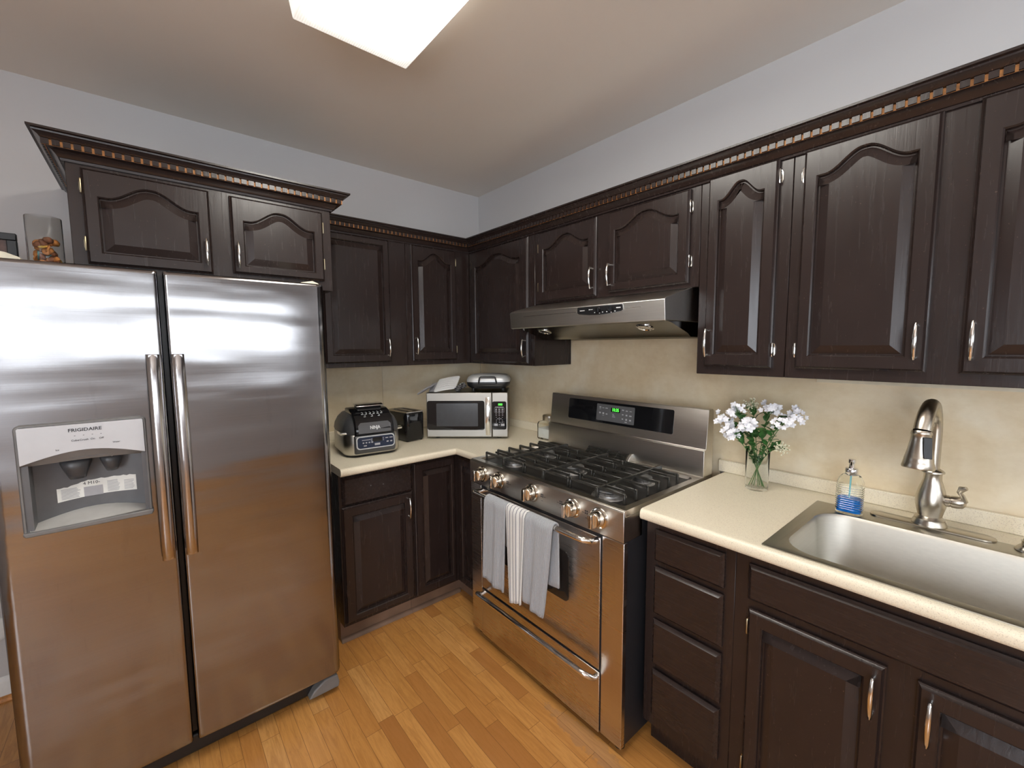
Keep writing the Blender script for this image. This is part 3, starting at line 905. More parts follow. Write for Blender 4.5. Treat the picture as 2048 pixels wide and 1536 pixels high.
# upper fascia with arched lower edge, and the visor below it
b = MB(); top = DZ1-0.007
arc = [(DX0+0.007+(cw-0.014)*k/16, 1.081+0.026*math.sin(PI*k/16)) for k in range(17)]
b.prism(arc+[(DX1-0.007, top-0.003), (DX1-0.010, top), (DX0+0.010, top), (DX0+0.007, top-0.003)], 'y', FYF-0.0165, FYF-0.004)
fas = b.build('dispenser_fascia', 'silverplastic', dl, smooth=25)
b = MB()
low = [(x, 1.074+0.004*math.sin(PI*k/16)) for k, (x, z) in enumerate(arc)]
b.loft([[(x, FYF-0.0150, z-0.0004) for x, z in arc], [(x, FYF-0.002, z2) for (x, _), (_, z2) in zip(arc, low)], [(x, FYF+0.02, z2) for (x, _), (_, z2) in zip(arc, low)]], False, False, closed=False)
b.build('dispenser_visor', 'greyplastic', dl, smooth=35, recalc=False)
# paddles
def paddle(cx, w, h, y):
    b = MB(); rings = []
    for t, ww, yy in ((0, 1.0, 0.0), (0.25, 0.98, -0.012), (0.5, 0.82, -0.012), (0.8, 0.62, -0.008), (1.0, 0.52, 0.0)):
        z = zt-0.004-h*t
        rings.append([(cx-w/2*ww, y+yy+0.012, z), (cx-w/2*ww*0.8, y+yy, z), (cx, y+yy-0.006, z), (cx+w/2*ww*0.8, y+yy, z), (cx+w/2*ww, y+yy+0.012, z)])
    b.loft(rings, False, False, closed=False)
    o = b.build('dispenser_paddle', 'darkplastic', dl, smooth=60)
    s = o.modifiers.new('solid', 'SOLIDIFY'); s.thickness = 0.004
paddle(-2.002, 0.066, 0.062, FYF+0.026); paddle(-1.930, 0.050, 0.052, FYF+0.030)
MB().lathe([(0.005, 0), (0.005, 0.016)], (-1.928, FYF+0.022, zt-0.016), 12).build('water_nozzle', 'lightgrey', dl)
# drip tray
b = MB()
tr = [(DX0+0.012, FYF-0.010)]+[(x, min(backy(x)-0.001, CY)) for x in bx]+[(DX1-0.010, FYF-0.010)]
trz = [0.905, ]+[0.909+0.016*math.sin(PI*k/N) for k in range(N+1)]+[0.905]
b.loft([[(x, FYF-0.012-0.004*math.sin(PI*k/(len(tr)-1)), 0.902) for k, (x, y) in enumerate(tr)], [(x, y, z) for (x, y), z in zip(tr, trz)]], False, False, closed=False)
b.build('drip_tray', 'lightgrey', dl, smooth=40)
MB().prism([(DX0+0.004, 0.889), (DX1-0.002, 0.889), (DX1+0.002, 0.898), (DX1+0.002, 0.9045), (DX0, 0.9015), (DX0, 0.896)], 'y', FYF-0.020, FYF+0.0).build('drip_lip', 'greyplastic', dl, bevel=0.003)
# torn paper label stuck across the niche's back
b = MB()
n = 24; topz = []; botz = []
xs = [-2.048+0.168*k/n for k in range(n+1)]
for k in range(n+1):
    t = k/n
    topz.append(0.992+0.0015*random.uniform(-1, 1)+(0.012*min(1, max(0, (t-0.12)/0.25))))
    botz.append(0.952+0.003*math.sin(PI*t)+0.004*t)
vs = [(x, backy(x)-0.0015, z) for x, z in zip(xs, botz)]+[(x, backy(x)-0.0015, z) for x, z in zip(xs, topz)]
b.add(vs, [(k, k+1, n+2+k, n+1+k) for k in range(n)])
b.build('paper_label', 'paper', dl, smooth=0)
R_, U_ = (1, 0, 0), (0, 0, 1)
lettering('4 M10-', 0.0125, (-1.978, backy(-1.978)-0.0022, 0.994), R_, U_, 'ink', dl)
b = MB()
for (x0, w, z0, nl) in ((-2.040, 0.040, 0.985, 8), (-1.945, 0.030, 0.992, 9), (-1.908, 0.024, 0.988, 8)):
    for k in range(nl):
        z = z0-k*0.0038; ww = w*random.uniform(0.75, 1)
        y0, y1 = backy(x0)-0.0021, backy(x0+ww)-0.0021
        b.add([(x0, y0, z), (x0+ww, y1, z), (x0+ww, y1, z+0.0016), (x0, y0, z+0.0016)], [(0, 1, 2, 3)])
y0, y1 = backy(-1.995)-0.0021, backy(-1.952)-0.0021
b.add([(-1.995, y0, 0.956), (-1.955, y1, 0.956), (-1.955, y1, 0.984), (-1.995, y0, 0.984)], [(0, 1, 2, 3)])
b.build('label_print', 'greyink', dl, smooth=0)
yF = FYF-0.0170
lettering('FRIGIDAIRE', 0.0125, (-1.974, yF, 1.1625), R_, U_, 'ink', dl, squash=1.05, bold=0.0002)
for k, w in enumerate(('Cube', 'Crush', 'On', 'Off')):
    x = -1.995+0.0165*k*1.05
    lettering(w, 0.0072, (x, yF, 1.1345), R_, U_, 'ink', dl)
    lettering('-', 0.011, (x, yF, 1.148), R_, U_, 'ink', dl)
lettering('Ice', 0.006, (-2.030, yF, 1.113), R_, U_, 'ink', dl)
lettering('Water', 0.006, (-1.913, yF, 1.119), R_, U_, 'ink', dl)

# ------------------------------------------------------------------ range
rg = thing('gas_range', 'wide stainless steel gas range with five burners and a tall backguard', 'range', (-0.4, -1.308, 0.0))
RY0, RY1, RX = -0.8785, -1.7375, -0.700
MB().box(RX+0.003, -0.102, RY0-0.002, RY1+0.002, 0.03, 0.835).build('body', 'rangeside', rg, bevel=0.003)
for (x, y) in ((-0.66, -0.91), (-0.66, -1.705), (-0.14, -0.91), (-0.14, -1.705)):
    MB().lathe([(0.018, 0.0), (0.018, 0.004), (0.012, 0.006), (0.012, 0.0299)], (x, y, 0), 14).build('levelling_foot', 'black', rg)
for (a, c_) in ((RY0, -0.957), (-1.6505, RY1)):
    MB().box(RX-0.0, RX+0.02, a, c_, 0.03, 0.7475).build('front_stile', 'steelv', rg, bevel=0.002)
# control panel
b = MB().prism([(RX, 0.750), (RX-0.004, 0.752), (RX-0.004, 0.850), (RX, 0.855), (-0.6957, 0.8555), (-0.6957, 0.8355), (-0.60, 0.8355), (-0.60, 0.750)], 'y', RY0, RY1)
cp = b.build('control_panel', 'steel', rg, bevel=0.0012)
KY = (-0.978, -1.100, -1.308, -1.520, -1.640); KZ = 0.806
for k, y in enumerate(KY):
    b = MB().lathe([(0.0365, 0.0), (0.0365, 0.003), (0.034, 0.008), (0.031, 0.0095)], (RX-0.0038, y, KZ), 36, (-1, 0, 0))
    b.lathe([(0.0285, 0.0), (0.0285, 0.004), (0.0265, 0.014), (0.0255, 0.022), (0.024, 0.024)], (RX-0.0145, y, KZ), 32, (-1, 0, 0))
    kn = b.build('knob', 'knob', rg, smooth=35)
    b = MB()
    bar = [(-0.0075, -0.0275), (0.0075, -0.0275), (0.0085, 0), (0.0075, 0.0275), (-0.0075, 0.0275), (-0.0085, 0)]
    an = 0.0
    b.loft([[(RX-0.0380-q, y+a*s, KZ+c_*s2) for a, c_ in bar] for q, s, s2 in ((0, 1.15, 0.86), (0.012, 1.0, 0.88), (0.018, 0.8, 0.84))])
    b.build('knob_grip', 'knob', kn, bevel=0.002)
for k, y in enumerate(KY):
    b = MB()
    cy = y-0.056 if k < 3 else y+0.056
    for (dy, dz) in ((-0.004, 0.004), (0.004, 0.004), (-0.004, -0.004), (0.004, -0.004)):
        b.lathe([(0.0033, 0), (0.0033, 0.0005)], (RX-0.0041, cy+dy, KZ+dz+0.003), 8, (-1, 0, 0))
    s = 1 if k < 3 else -1
    b.box(RX-0.0045, RX-0.0040, cy-s*0.010, cy-s*0.020, KZ-0.001, KZ+0.0005)
    b.box(RX-0.0045, RX-0.0040, cy-0.005, cy+0.005, KZ-0.018, KZ-0.0165)
    b.build('marking', 'ink', cp, smooth=0)
# door, window, handle
b = MB().box(RX-0.003, RX+0.0025, -0.9625, -1.6445, 0.262, 0.7375)
od = b.build('oven_door', 'steelv', rg, bevel=0.002)
MB().prism(rrect(0.400, 0.190, 0.022, 5, -1.304, 0.535), 'x', RX-0.0052, RX-0.0028).build('oven_window', 'winglass', od, bevel=0.001)
def bar_handle(par, y0, y1, zm, zb, xo, r):
    b = MB(); pts = [(RX-0.001, y0-0.0, zm)]
    n = 7; R = 0.034
    for k in range(n+1):
        a = PI/2*k/n
        pts.append((xo+R-R*math.sin(a)*1.0 if False else (RX-0.02)+(xo-RX+0.02)*math.sin(a), y0-R*(1-math.cos(a)), zm+(zb-zm)*math.sin(a)))
    for k in range(n, -1, -1):
        a = PI/2*k/n
        pts.append(((RX-0.02)+(xo-RX+0.02)*math.sin(a), y1+R*(1-math.cos(a)), zm+(zb-zm)*math.sin(a)))
    pts.append((RX-0.001, y1, zm))
    b.tube(pts, r, 14)
    return b.build('handle', 'pull', par, smooth=60)
bar_handle(od, -0.972, -1.632, 0.727, 0.740, -0.765, 0.0105)
b = MB().box(RX-0.003, RX+0.0025, -0.9625, -1.6465, 0.028, 0.252)
dw = b.build('storage_drawer', 'steelv', rg, bevel=0.002)
bar_handle(dw, -0.972, -1.636, 0.236, 0.262, -0.756, 0.0095)
# cooktop: steel rim around a dark recessed pan
b = MB()
px0, px1, py0, py1 = -0.668, -0.205, -0.902, -1.712
def rr3(w, h, r, cx, cy, z): return [(x, y, z) for x, y in rrect(w, h, r, 5, cx, cy)]
mx, my = (px0+px1)/2, (py0+py1)/2
ox, oy = (RX+0.101-0.10+(-0.165))/2, (RY0+RY1)/2
b.loft([rr3(0.590, RY0-RY1, 0.002, -0.400, oy, 0.836), rr3(0.590, RY0-RY1, 0.002, -0.400, oy, 0.8575),
        rr3(px1-px0, py0-py1, 0.02, mx, my, 0.8575), rr3(px1-px0-0.012, py0-py1-0.012, 0.016, mx, my, 0.847)], cap1=False)
b.build('cooktop', 'steel', rg, smooth=35)
b = MB().add(rr3(px1-px0-0.010, py0-py1-0.010, 0.016, mx, my, 0.8475), [tuple(range(24))])
b.build('cooktop_pan', 'blackmatt', rg, smooth=0)
BUR = [(-0.590, -1.068, 0.040), (-0.385, -1.072, 0.034), (-0.475, -1.318, 0.046), (-0.600, -1.600, 0.048), (-0.385, -1.598, 0.036)]
for k, (x, y, r) in enumerate(BUR):
    b = MB().lathe([(r*1.30, 0), (r*1.26, 0.004), (r*1.08, 0.006), (r*1.06, 0.012), (r*0.98, 0.013), (r*1.0, 0.020), (r*0.9, 0.0215)], (x, y, 0.848), 40)
    for j in range(18):
        a = 2*PI*j/18
        b.box(x+r*0.99*math.cos(a)-0.0018, x+r*0.99*math.cos(a)+0.0018, y+r*0.99*math.sin(a)-0.0018, y+r*0.99*math.sin(a)+0.0018, 0.8605, 0.8690)
    bu = b.build('burner', 'burner', rg, smooth=35)
    MB().lathe([(r*0.96, 0), (r*1.0, 0.002), (r*0.97, 0.006), (r*0.8, 0.008), (0.001, 0.0085)], (x, y, 0.8698), 36).build('burner_cap', 'cap', bu, smooth=40)
GX = [-0.640, -0.571, -0.502, -0.430, -0.360, -0.296]
ZG = 0.889
def grate(y0, y1, ys, out0, out1):
    b = MB(); w = 0.0042
    def bar(p, q, hh=0.011, ww=w):
        p, q = Vector(p), Vector(q); d = (q-p); L = d.length; d.normalize()
        s = Vector((-d.y, d.x, 0)).normalized()*ww
        ring = lambda c: [tuple(c-s-Vector((0, 0, hh))), tuple(c+s-Vector((0, 0, hh))), tuple(c+s*0.75), tuple(c-s*0.75)]
        b.loft([ring(p), ring(q)])
    bar((-0.655, ys, ZG), (-0.245, ys, ZG+0.002), 0.013, 0.006)
    for k, x in enumerate(GX):
        over = [(bx_, by_, r_) for bx_, by_, r_ in BUR if abs(by_-ys) < 0.03 and abs(bx_-x) < 0.030]
        for (ye, o) in ((y0, out0), (y1, out1)):
            inner = ys+(0.018 if ye > ys else -0.018) if over else ys
            bar((x, inner, ZG), (x, ye, ZG))
            # turned-down finger end standing in the pan
            sgn = 1 if ye > ys else -1
            b.box(x-w, x+w, ye-sgn*0.0005, ye+sgn*0.008, 0.848, ZG-0.002)
            b.box(x-w, x+w, ye-sgn*0.006, ye+sgn*0.005, ZG-0.011, ZG)
    for x in (-0.605, -0.330):
        bar((x, y0+0.02 if y0 < ys else y0-0.02, ZG-0.0005), (x, y1-0.02 if y1 > ys else y1+0.02, ZG-0.0005), 0.009, 0.003)
    for (xx) in (-0.655, -0.245):
        b.box(xx-0.005, xx+0.005, ys-0.006, ys+0.006, 0.848, ZG)
    return b.build('grate', 'iron', rg, bevel=0.0015, seg=1)
grate(-0.928, -1.180, -1.070, 0, 0)
grate(-1.200, -1.436, -1.320, 0, 0)
grate(-1.456, -1.690, -1.590, 0, 0)
# oven vent
b = MB()
for k in range(3):
    x = -0.208+0.010*k; z = 0.866+0.0085*k
    b.box(x-0.002, x+0.002, -1.165, -1.395, z-0.0015, z+0.0045)
for y in (-1.165, -1.222, -1.280, -1.338, -1.392):
    b.prism([(-0.214, 0.858), (-0.212, 0.866), (-0.186, 0.890), (-0.180, 0.890), (-0.180, 0.858)], 'y', y, y-0.005)
b.build('oven_vent', 'iron', rg, smooth=0)
b = MB().prism([(-0.2135, 0.858), (-0.2120, 0.866), (-0.186, 0.890), (-0.1765, 0.890), (-0.1765, 0.858)], 'y', -1.3975, -1.412)
b.build('vent_end', 'steel', rg, bevel=0.001)
# backguard
b = MB().prism([(-0.176, 0.8577), (-0.176, 0.962), (-0.174, 0.9655), (-0.161, 0.967), (-0.146, 1.122), (-0.142, 1.127), (-0.112, 1.127), (-0.104, 1.12), (-0.104, 0.8577)], 'y', RY0+0.006, RY1-0.0)
bg = b.build('backguard', 'steel', rg, bevel=0.0012)
def bgx(z): return -0.161+(z-0.967)/(1.122-0.967)*0.015
tl = (bgx(1.11)-bgx(1.0))/0.11
def slanted(poly, off0, off1): # poly in (y,z) lying on the backguard face
    b = MB(); b.loft([[(bgx(z)-off0, y, z) for y, z in poly], [(bgx(z)-off1, y, z) for y, z in poly]]); return b
slanted(rrect(0.592, 0.103, 0.008, 4, -1.2965, 1.0585), -0.0005, 0.0015).build('display_glass', 'blackgloss', bg)
slanted(rrect(0.216, 0.080, 0.003, 2, -1.293, 1.059), 0.001, 0.0021).build('keypad', 'greypanel', bg)
slanted(rrect(0.052, 0.020, 0.002, 2, -1.296, 1.0765), 0.001, 0.0026).build('clock_window', 'blackgloss', bg)
RB, UBv = (0, -1, 0), Vector((tl, 0, 1))
lettering('10:35', 0.0215, (bgx(1.0765)-0.0031, -1.296, 1.0765), RB, UBv, 'green', bg, squash=0.85, bold=0.0003)
b = MB()
for (y, z, w, h) in ((-1.206, 1.083, .010, .006), (-1.206, 1.074, .010, .002), (-1.224, 1.081, .012, .003), (-1.244, 1.081, .014, .004), (-1.206, 1.056, .010, .007), (-1.226, 1.055, .010, .008), (-1.226, 1.045, .009, .002), (-1.246, 1.053, .010, .005),
                     (-1.284, 1.056, .010, .002), (-1.286, 1.050, .012, .002), (-1.288, 1.044, .018, .0025), (-1.338, 1.081, .011, .005), (-1.359, 1.079, .011, .004), (-1.380, 1.079, .012, .003),
                     (-1.338, 1.060, .008, .005), (-1.359, 1.059, .009, .007), (-1.380, 1.058, .013, .005), (-1.338, 1.040, .008, .005), (-1.359, 1.039, .009, .008), (-1.380, 1.038, .010, .007), (-1.357, 1.027, .013, .004)):
    p = [(y-w/2, z-h/2), (y+w/2, z-h/2), (y+w/2, z+h/2), (y-w/2, z+h/2)]
    b.add([(bgx(zz)-0.0024, yy, zz) for yy, zz in p], [(0, 1, 2, 3)])
b.build('keypad_print', 'greyink', bg, smooth=0)

# ------------------------------------------------------------------ range hood
hd = thing('range_hood', 'stainless steel under-cabinet range hood with a black control strip', 'range hood', (-0.25, -1.31, 1.41))
HY0, HY1 = -0.900, -1.724
prof = [(-0.0075, 1.5935), (-0.288, 1.5935), (-0.300, 1.591), (-0.462, 1.548), (-0.472, 1.541), (-0.466, 1.469), (-0.458, 1.466), (-0.452, 1.470), (-0.300, 1.470), (-0.0075, 1.470)]
b = MB().prism(prof, 'y', HY0, HY1)
b.build('shell', 'hood', hd, bevel=0.0015)
b = MB()
def ring(x0, x1, y0, y1, z): return [(x0, y0, z), (x1, y0, z), (x1, y1, z), (x0, y1, z)]
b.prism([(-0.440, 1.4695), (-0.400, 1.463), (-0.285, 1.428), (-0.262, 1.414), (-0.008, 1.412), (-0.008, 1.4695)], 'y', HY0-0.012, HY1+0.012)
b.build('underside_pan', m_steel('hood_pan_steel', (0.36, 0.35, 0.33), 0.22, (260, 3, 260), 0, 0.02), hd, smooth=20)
for y in (-1.03, -1.58):
    nx = Vector((-0.29, 0, -0.957))
    b = MB().lathe([(0.034, -0.003), (0.034, 0.002), (0.029, 0.004), (0.026, 0.001), (0.0, 0.0)], (-0.362, y, 1.4515), 28, nx)
    b.build('lamp', 'chrome', hd)
hxf = lambda z: -0.466-(z-1.469)/(1.541-1.469)*0.006
b = MB()
poly = [(-1.336, 1.534), (-1.334, 1.517), (-1.342, 1.512), (-1.395, 1.5065), (-1.445, 1.505), (-1.495, 1.5065), (-1.547, 1.512), (-1.555, 1.517), (-1.553, 1.534), (-1.548, 1.536), (-1.341, 1.536)]
b.loft([[(hxf(z)+0.001, y, z) for y, z in poly], [(hxf(z)-0.002, y, z) for y, z in poly]])
hc = b.build('control_strip', 'black', hd)
ho = MB()
po = inset(poly, -0.002) if False else [( -1.4445+(y+1.4445)*1.022, 1.521+(z-1.521)*1.13) for y, z in poly]
ho.loft([[(hxf(z)+0.001, y, z) for y, z in po], [(hxf(z)-0.0009, y, z) for y, z in po]])
ho.build('control_rim', 'pull', hc)
for y in (-1.443, -1.502):
    b = MB().lathe([(0.0105, 0), (0.0105, 0.006), (0.009, 0.009)], (hxf(1.522)-0.001, y, 1.522), 20, (-1, 0, 0))
    b.box(hxf(1.52)-0.014, hxf(1.52)-0.009, y-0.002, y+0.002, 1.514, 1.530)
    b.build('control_knob', 'blackgloss', hc)
b = MB()
for (y, z, w, h) in ((-1.360, 1.524, .026, .0025), (-1.405, 1.526, .020, .0015), (-1.396, 1.526, .004, .004), (-1.423, 1.513, .005, .003), (-1.447, 1.510, .005, .003), (-1.462, 1.513, .005, .003), (-1.482, 1.513, .005, .003), (-1.502, 1.510, .006, .003), (-1.520, 1.513, .006, .003), (-1.536, 1.525, .020, .004)):
    p = [(y-w/2, z-h/2), (y+w/2, z-h/2), (y+w/2, z+h/2), (y-w/2, z+h/2)]
    b.add([(hxf(zz)-0.0024, yy, zz) for yy, zz in p], [(0, 1, 2, 3)])
b.build('control_print', 'whiteink', hc, smooth=0)
b = MB()
for (y0, y1) in ((-1.000, -1.328), (-1.562, -1.632)):
    b.box(hxf(1.521)-0.0012, hxf(1.521)+0.002, y0, y1, 1.5205, 1.5218)
b.build('accent_line', 'pull', hd, smooth=0)

# ------------------------------------------------------------------ sink and faucet
sk = thing('sink', 'stainless steel drop-in kitchen sink with one wide rectangular basin', 'sink', (-0.37, -2.53, H-0.19))
scx, scy = (SX0+SX1)/2, (SY0+SY1)/2
bw, bh = 0.366, 0.760
bcx, bcy = -0.396, -2.146-bh/2
def R3(w, h, r, cx, cy, z, n=6): return [(x, y, z) for x, y in rrect(w, h, r, n, cx, cy)]
b = MB()
ow, oh = SX1-SX0, SY0-SY1
b.loft([R3(ow, oh, 0.004, scx, scy, H+0.0004), R3(ow, oh, 0.004, scx, scy, H+0.003), R3(ow-0.012, oh-0.012, 0.006, scx, scy, H+0.0045), R3(ow-0.05, oh-0.05, 0.01, scx, scy, H+0.0035),
        R3(bw+0.028, bh+0.028, 0.085, bcx, bcy, H+0.0030), R3(bw+0.012, bh+0.012, 0.08, bcx, bcy, H+0.001), R3(bw, bh, 0.075, bcx, bcy, H-0.008),
        R3(bw-0.02, bh-0.02, 0.07, bcx, bcy, H-0.150), R3(bw-0.05, bh-0.05, 0.06, bcx, bcy, H-0.183), R3(bw-0.10, bh-0.10, 0.05, bcx, bcy, H-0.190), R3(0.10, 0.10, 0.0499, bcx, bcy, H-0.192)], cap0=False, cap1=False)
b.build('basin', 'sink', sk, smooth=40, recalc=False)
b = MB().lathe([(0.0499, 0.0), (0.045, -0.002), (0.040, -0.010), (0.0, -0.011)], (bcx, bcy, H-0.192), 28)
b.build('drain', 'chrome', sk)

fc = thing('faucet', 'brushed nickel pull-down gooseneck faucet with a vase-shaped body and side lever', 'faucet', (-0.135, -2.378, H+0.004))
fx, fy = -0.135, -2.378
ZS = H+0.0042
b = MB()
pl = rrect(0.050, 0.262, 0.0249, 10, -0.137, -2.378)
b.loft([[(x, y, ZS) for x, y in pl], [(x, y, ZS+0.004) for x, y in pl], [(-0.137+(x+0.137)*0.82, -2.378+(y+2.378)*0.97, ZS+0.0065) for x, y in pl]])
b.build('deck_plate', 'nickel', fc, smooth=40)
z0 = ZS+0.0065
b = MB().lathe([(0.0378, 0), (0.0378, 0.004), (0.0354, 0.007), (0.0354, 0.010), (0.0324, 0.014), (0.0330, 0.018), (0.0282, 0.023), (0.0258, 0.026), (0.0288, 0.040), (0.0324, 0.055), (0.0334, 0.066), (0.0324, 0.080), (0.0288, 0.100), (0.0234, 0.118), (0.0198, 0.132), (0.0192, 0.146), (0.0202, 0.150), (0.0246, 0.152), (0.0246, 0.156), (0.0204, 0.160), (0.0162, 0.163)], (fx, fy, z0), 36)
b.build('body', 'nickel', fc, smooth=50)
# spout
zs = z0+0.160
path = [(fx, fy, zs-0.004), (fx, fy, zs+0.06)]
ztop = 1.140
for k in range(0, 15):
    a = PI*k/14*0.93
    Rr = 0.080
    path.append((fx-Rr+Rr*math.cos(a), fy+0.013*k/14, ztop+Rr*0.98*math.sin(a)))
hx, hz = path[-1][0]-0.003, path[-1][2]-0.004
rad = [0.0128]*2+[0.0128+0.0062*(k/14) for k in range(15)]
b = MB().tube(path, rad, 20)
b.build('spout', 'nickel', fc, smooth=60)
dv = Vector((-0.10, 0.012, -1)).normalized()
b = MB().lathe([(0.0190, -0.004), (0.0215, 0.002), (0.0215, 0.006), (0.0202, 0.008), (0.0215, 0.025), (0.0250, 0.048), (0.0290, 0.068), (0.0298, 0.071), (0.0298, 0.075), (0.0310, 0.080), (0.0335, 0.092), (0.0325, 0.0955), (0.0230, 0.094), (0.0, 0.094)], (hx, fy+0.014, hz), 32, dv)
hdm = b.build('spray_head', 'nickel', fc, smooth=45)
b = MB()
cH = Vector((hx, fy+0.014, hz))
od_ = (Vector((-0.75, -0.66, 0))).normalized(); od_ = (od_-dv*od_.dot(dv)).normalized(); sd_ = dv.cross(od_)
for i, (t0, t1, w, o0, o1) in enumerate(((0.012, 0.066, 0.0100, 0.0210, 0.0288),)):
    q = []
    for (t, o) in ((t0, o0+0.0005), (t1, o1)):
        for s in (-1, 1): q.append((t, s*w, o))
    A = [tuple(cH+dv*t+sd_*s+od_*(o-0.006)) for t, s, o in q]; B_ = [tuple(cH+dv*t+sd_*s+od_*(o+0.001)) for t, s, o in q]
    b.loft([[A[0], A[1], A[3], A[2]], [B_[0], B_[1], B_[3], B_[2]]])
b.build('spray_button', 'black', hdm, bevel=0.0015)
# side lever
b = MB()
ly = fy-0.0255
b.lathe([(0.0160, 0), (0.0160, 0.018), (0.0148, 0.019), (0.0148, 0.021), (0.0165, 0.022), (0.0172, 0.034), (0.0150, 0.044), (0.008, 0.050), (0.0, 0.051)], (fx, ly+0.006, z0+0.076), 24, (0, -1, 0.06))
lv = b.build('lever', 'nickel', fc, smooth=45)
b = MB()
lp = [(fx, ly-0.030, z0+0.074), (fx-0.004, ly-0.040, z0+0.086), (fx-0.008, ly-0.036, z0+0.100), (fx-0.012, ly-0.030, z0+0.110), (fx-0.016, ly-0.034, z0+0.121), (fx-0.020, ly-0.044, z0+0.126)]
b.tube(lp, [0.0090, 0.0080, 0.0055, 0.0055, 0.0085, 0.0045], 12)
b.build('lever_tip', 'nickel', lv, smooth=60)
sp = thing('side_sprayer', 'small brushed nickel deck fitting at the edge of the sink, beyond the faucet', 'sprayer', (-0.155, -2.562, ZS))
MB().lathe([(0.024, 0), (0.0235, 0.004), (0.017, 0.012), (0.013, 0.016), (0.0125, 0.022), (0.014, 0.025)], (-0.155, -2.562, ZS), 26).build('base', 'nickel', sp)
MB().lathe([(0.0105, 0), (0.0085, 0.012), (0.010, 0.030), (0.0125, 0.040), (0.010, 0.046), (0.0, 0.048)], (-0.155, -2.562, ZS+0.0255), 24).build('spray_head', 'nickel', sp)

# ------------------------------------------------------------------ soap bottle
sx, sy = -0.185, -2.203
SZ = ZS+0.0005
so = thing('soap_dispenser', 'ribbed clear glass soap bottle with blue soap and a chrome pump', 'soap dispenser', (sx, sy, SZ))
def bottle_rings(off, zs_):
    rings = []
    for z in zs_:
        k = z/0.122
        s = 1.0
        if z > 0.088:
            t = (z-0.088)/0.034; s = math.sqrt(max(0.06, 1-(t*0.93)**2))
        rib = 0.0011*math.sin(z*2*PI/0.0068) if 0.012 < z < 0.088 else 0
        w = (0.066*(0.30+0.70*s) if z > 0.088 else 0.066)+2*rib-2*off
        dd = (0.050*(0.45+0.55*s) if z > 0.088 else 0.050)+2*rib-2*off
        rings.append([(sx+a, sy+c_, SZ+z) for a, c_ in rrect(dd, w, min(dd, w)*0.32, 5)])
    return rings
zo = [0.0, 0.004]+[0.012+0.0017*k for k in range(45)]+[0.0885+0.0034*k for k in range(10)]
zi = [0.006]+[0.012+0.0017*k for k in range(45)]+[0.0885+0.0034*k for k in range(10)]
b = MB()
ro_ = bottle_rings(0, zo); ri_ = bottle_rings(0.0025, zi)
b.loft(ro_+ri_[::-1], True, True)
b.build('bottle', 'glass', so, smooth=60)
b = MB(); b.loft(bottle_rings(0.0028, [0.0065]+[0.012+0.0017*k for k in range(22)]))
b.build('soap', 'liquid', so, smooth=60)
b = MB().lathe([(0.0150, 0), (0.0165, 0.002), (0.0165, 0.019), (0.015, 0.021), (0.0075, 0.0215), (0.0070, 0.036), (0.0092, 0.038), (0.0092, 0.049), (0.0, 0.050)], (sx, sy, SZ+0.1205), 26)
b.tube([(sx-0.004, sy, SZ+0.1625), (sx-0.022, sy-0.003, SZ+0.1615), (sx-0.030, sy-0.004, SZ+0.155)], [0.0045, 0.0035, 0.003], 10)
b.build('pump', 'chrome', so, smooth=40)
MB().tube([(sx, sy, SZ+0.120), (sx+0.002, sy+0.002, SZ+0.05), (sx+0.004, sy+0.006, SZ+0.010)], 0.0022, 8).build('dip_tube', simple('pale_blue_tube', (0.25, 0.65, 0.72), 0.4), so)

# ------------------------------------------------------------------ vase and flowers
vx, vy = -0.146, -1.921
VZ = H+0.0005
vs_ = thing('vase', 'straight clear glass cylinder vase holding white artificial flowers', 'vase', (vx, vy, VZ))
MB().lathe([(0.0, 0), (0.0355, 0), (0.037, 0.003), (0.0395, 0.150), (0.0385, 0.1515), (0.0375, 0.150), (0.0350, 0.010), (0.0, 0.008)], (vx, vy, VZ), 40, cap0=False, cap1=False).build('vessel', 'thinglass', vs_, smooth=50)
def flower(b, c, n, r):
    """five-petalled blossom: cupped petals around normal n"""
    n = Vector(n).normalized(); c = Vector(c)
    t = Vector((0.3, 0.8, 0.5)); e1 = (t-n*t.dot(n)).normalized(); e2 = n.cross(e1)
    a0 = random.uniform(0, 2*PI)
    for k in range(5):
        a = a0+2*PI*k/5
        dq = e1*math.cos(a)+e2*math.sin(a); sq = n.cross(dq)
        lift = random.uniform(0.1, 0.5)
        p0 = c; p1 = c+dq*r*0.55+sq*r*0.42+n*r*0.25*lift; p2 = c+dq*r+n*r*lift+sq*r*0.2; p2b = c+dq*r+n*r*lift-sq*r*0.2; p3 = c+dq*r*0.55-sq*r*0.42+n*r*0.25*lift
        pm = c+dq*r*0.6+n*r*0.05
        b.add([p0, p1, p2, p2b, p3, pm], [(0, 1, 5), (1, 2, 5), (2, 3, 5), (3, 4, 5), (4, 0, 5)])
def leaf(b, base, tip, w, nrm):
    base, tip = Vector(base), Vector(tip); d = tip-base; s = d.cross(Vector(nrm)).normalized()*w; up = s.cross(d).normalized()
    L = d.length
    pts = []
    for t, k in ((0, 0.05), (0.2, 0.7), (0.45, 1.0), (0.75, 0.65), (1.0, 0.02)):
        m = base+d*t+up*(L*0.18*math.sin(PI*t))
        pts += [m-s*k, m+up*(-0.002), m+s*k]
    fs = []
    for i in range(4):
        fs += [(3*i, 3*i+1, 3*i+4, 3*i+3), (3*i+1, 3*i+2, 3*i+5, 3*i+4)]
    b.add(pts, fs)
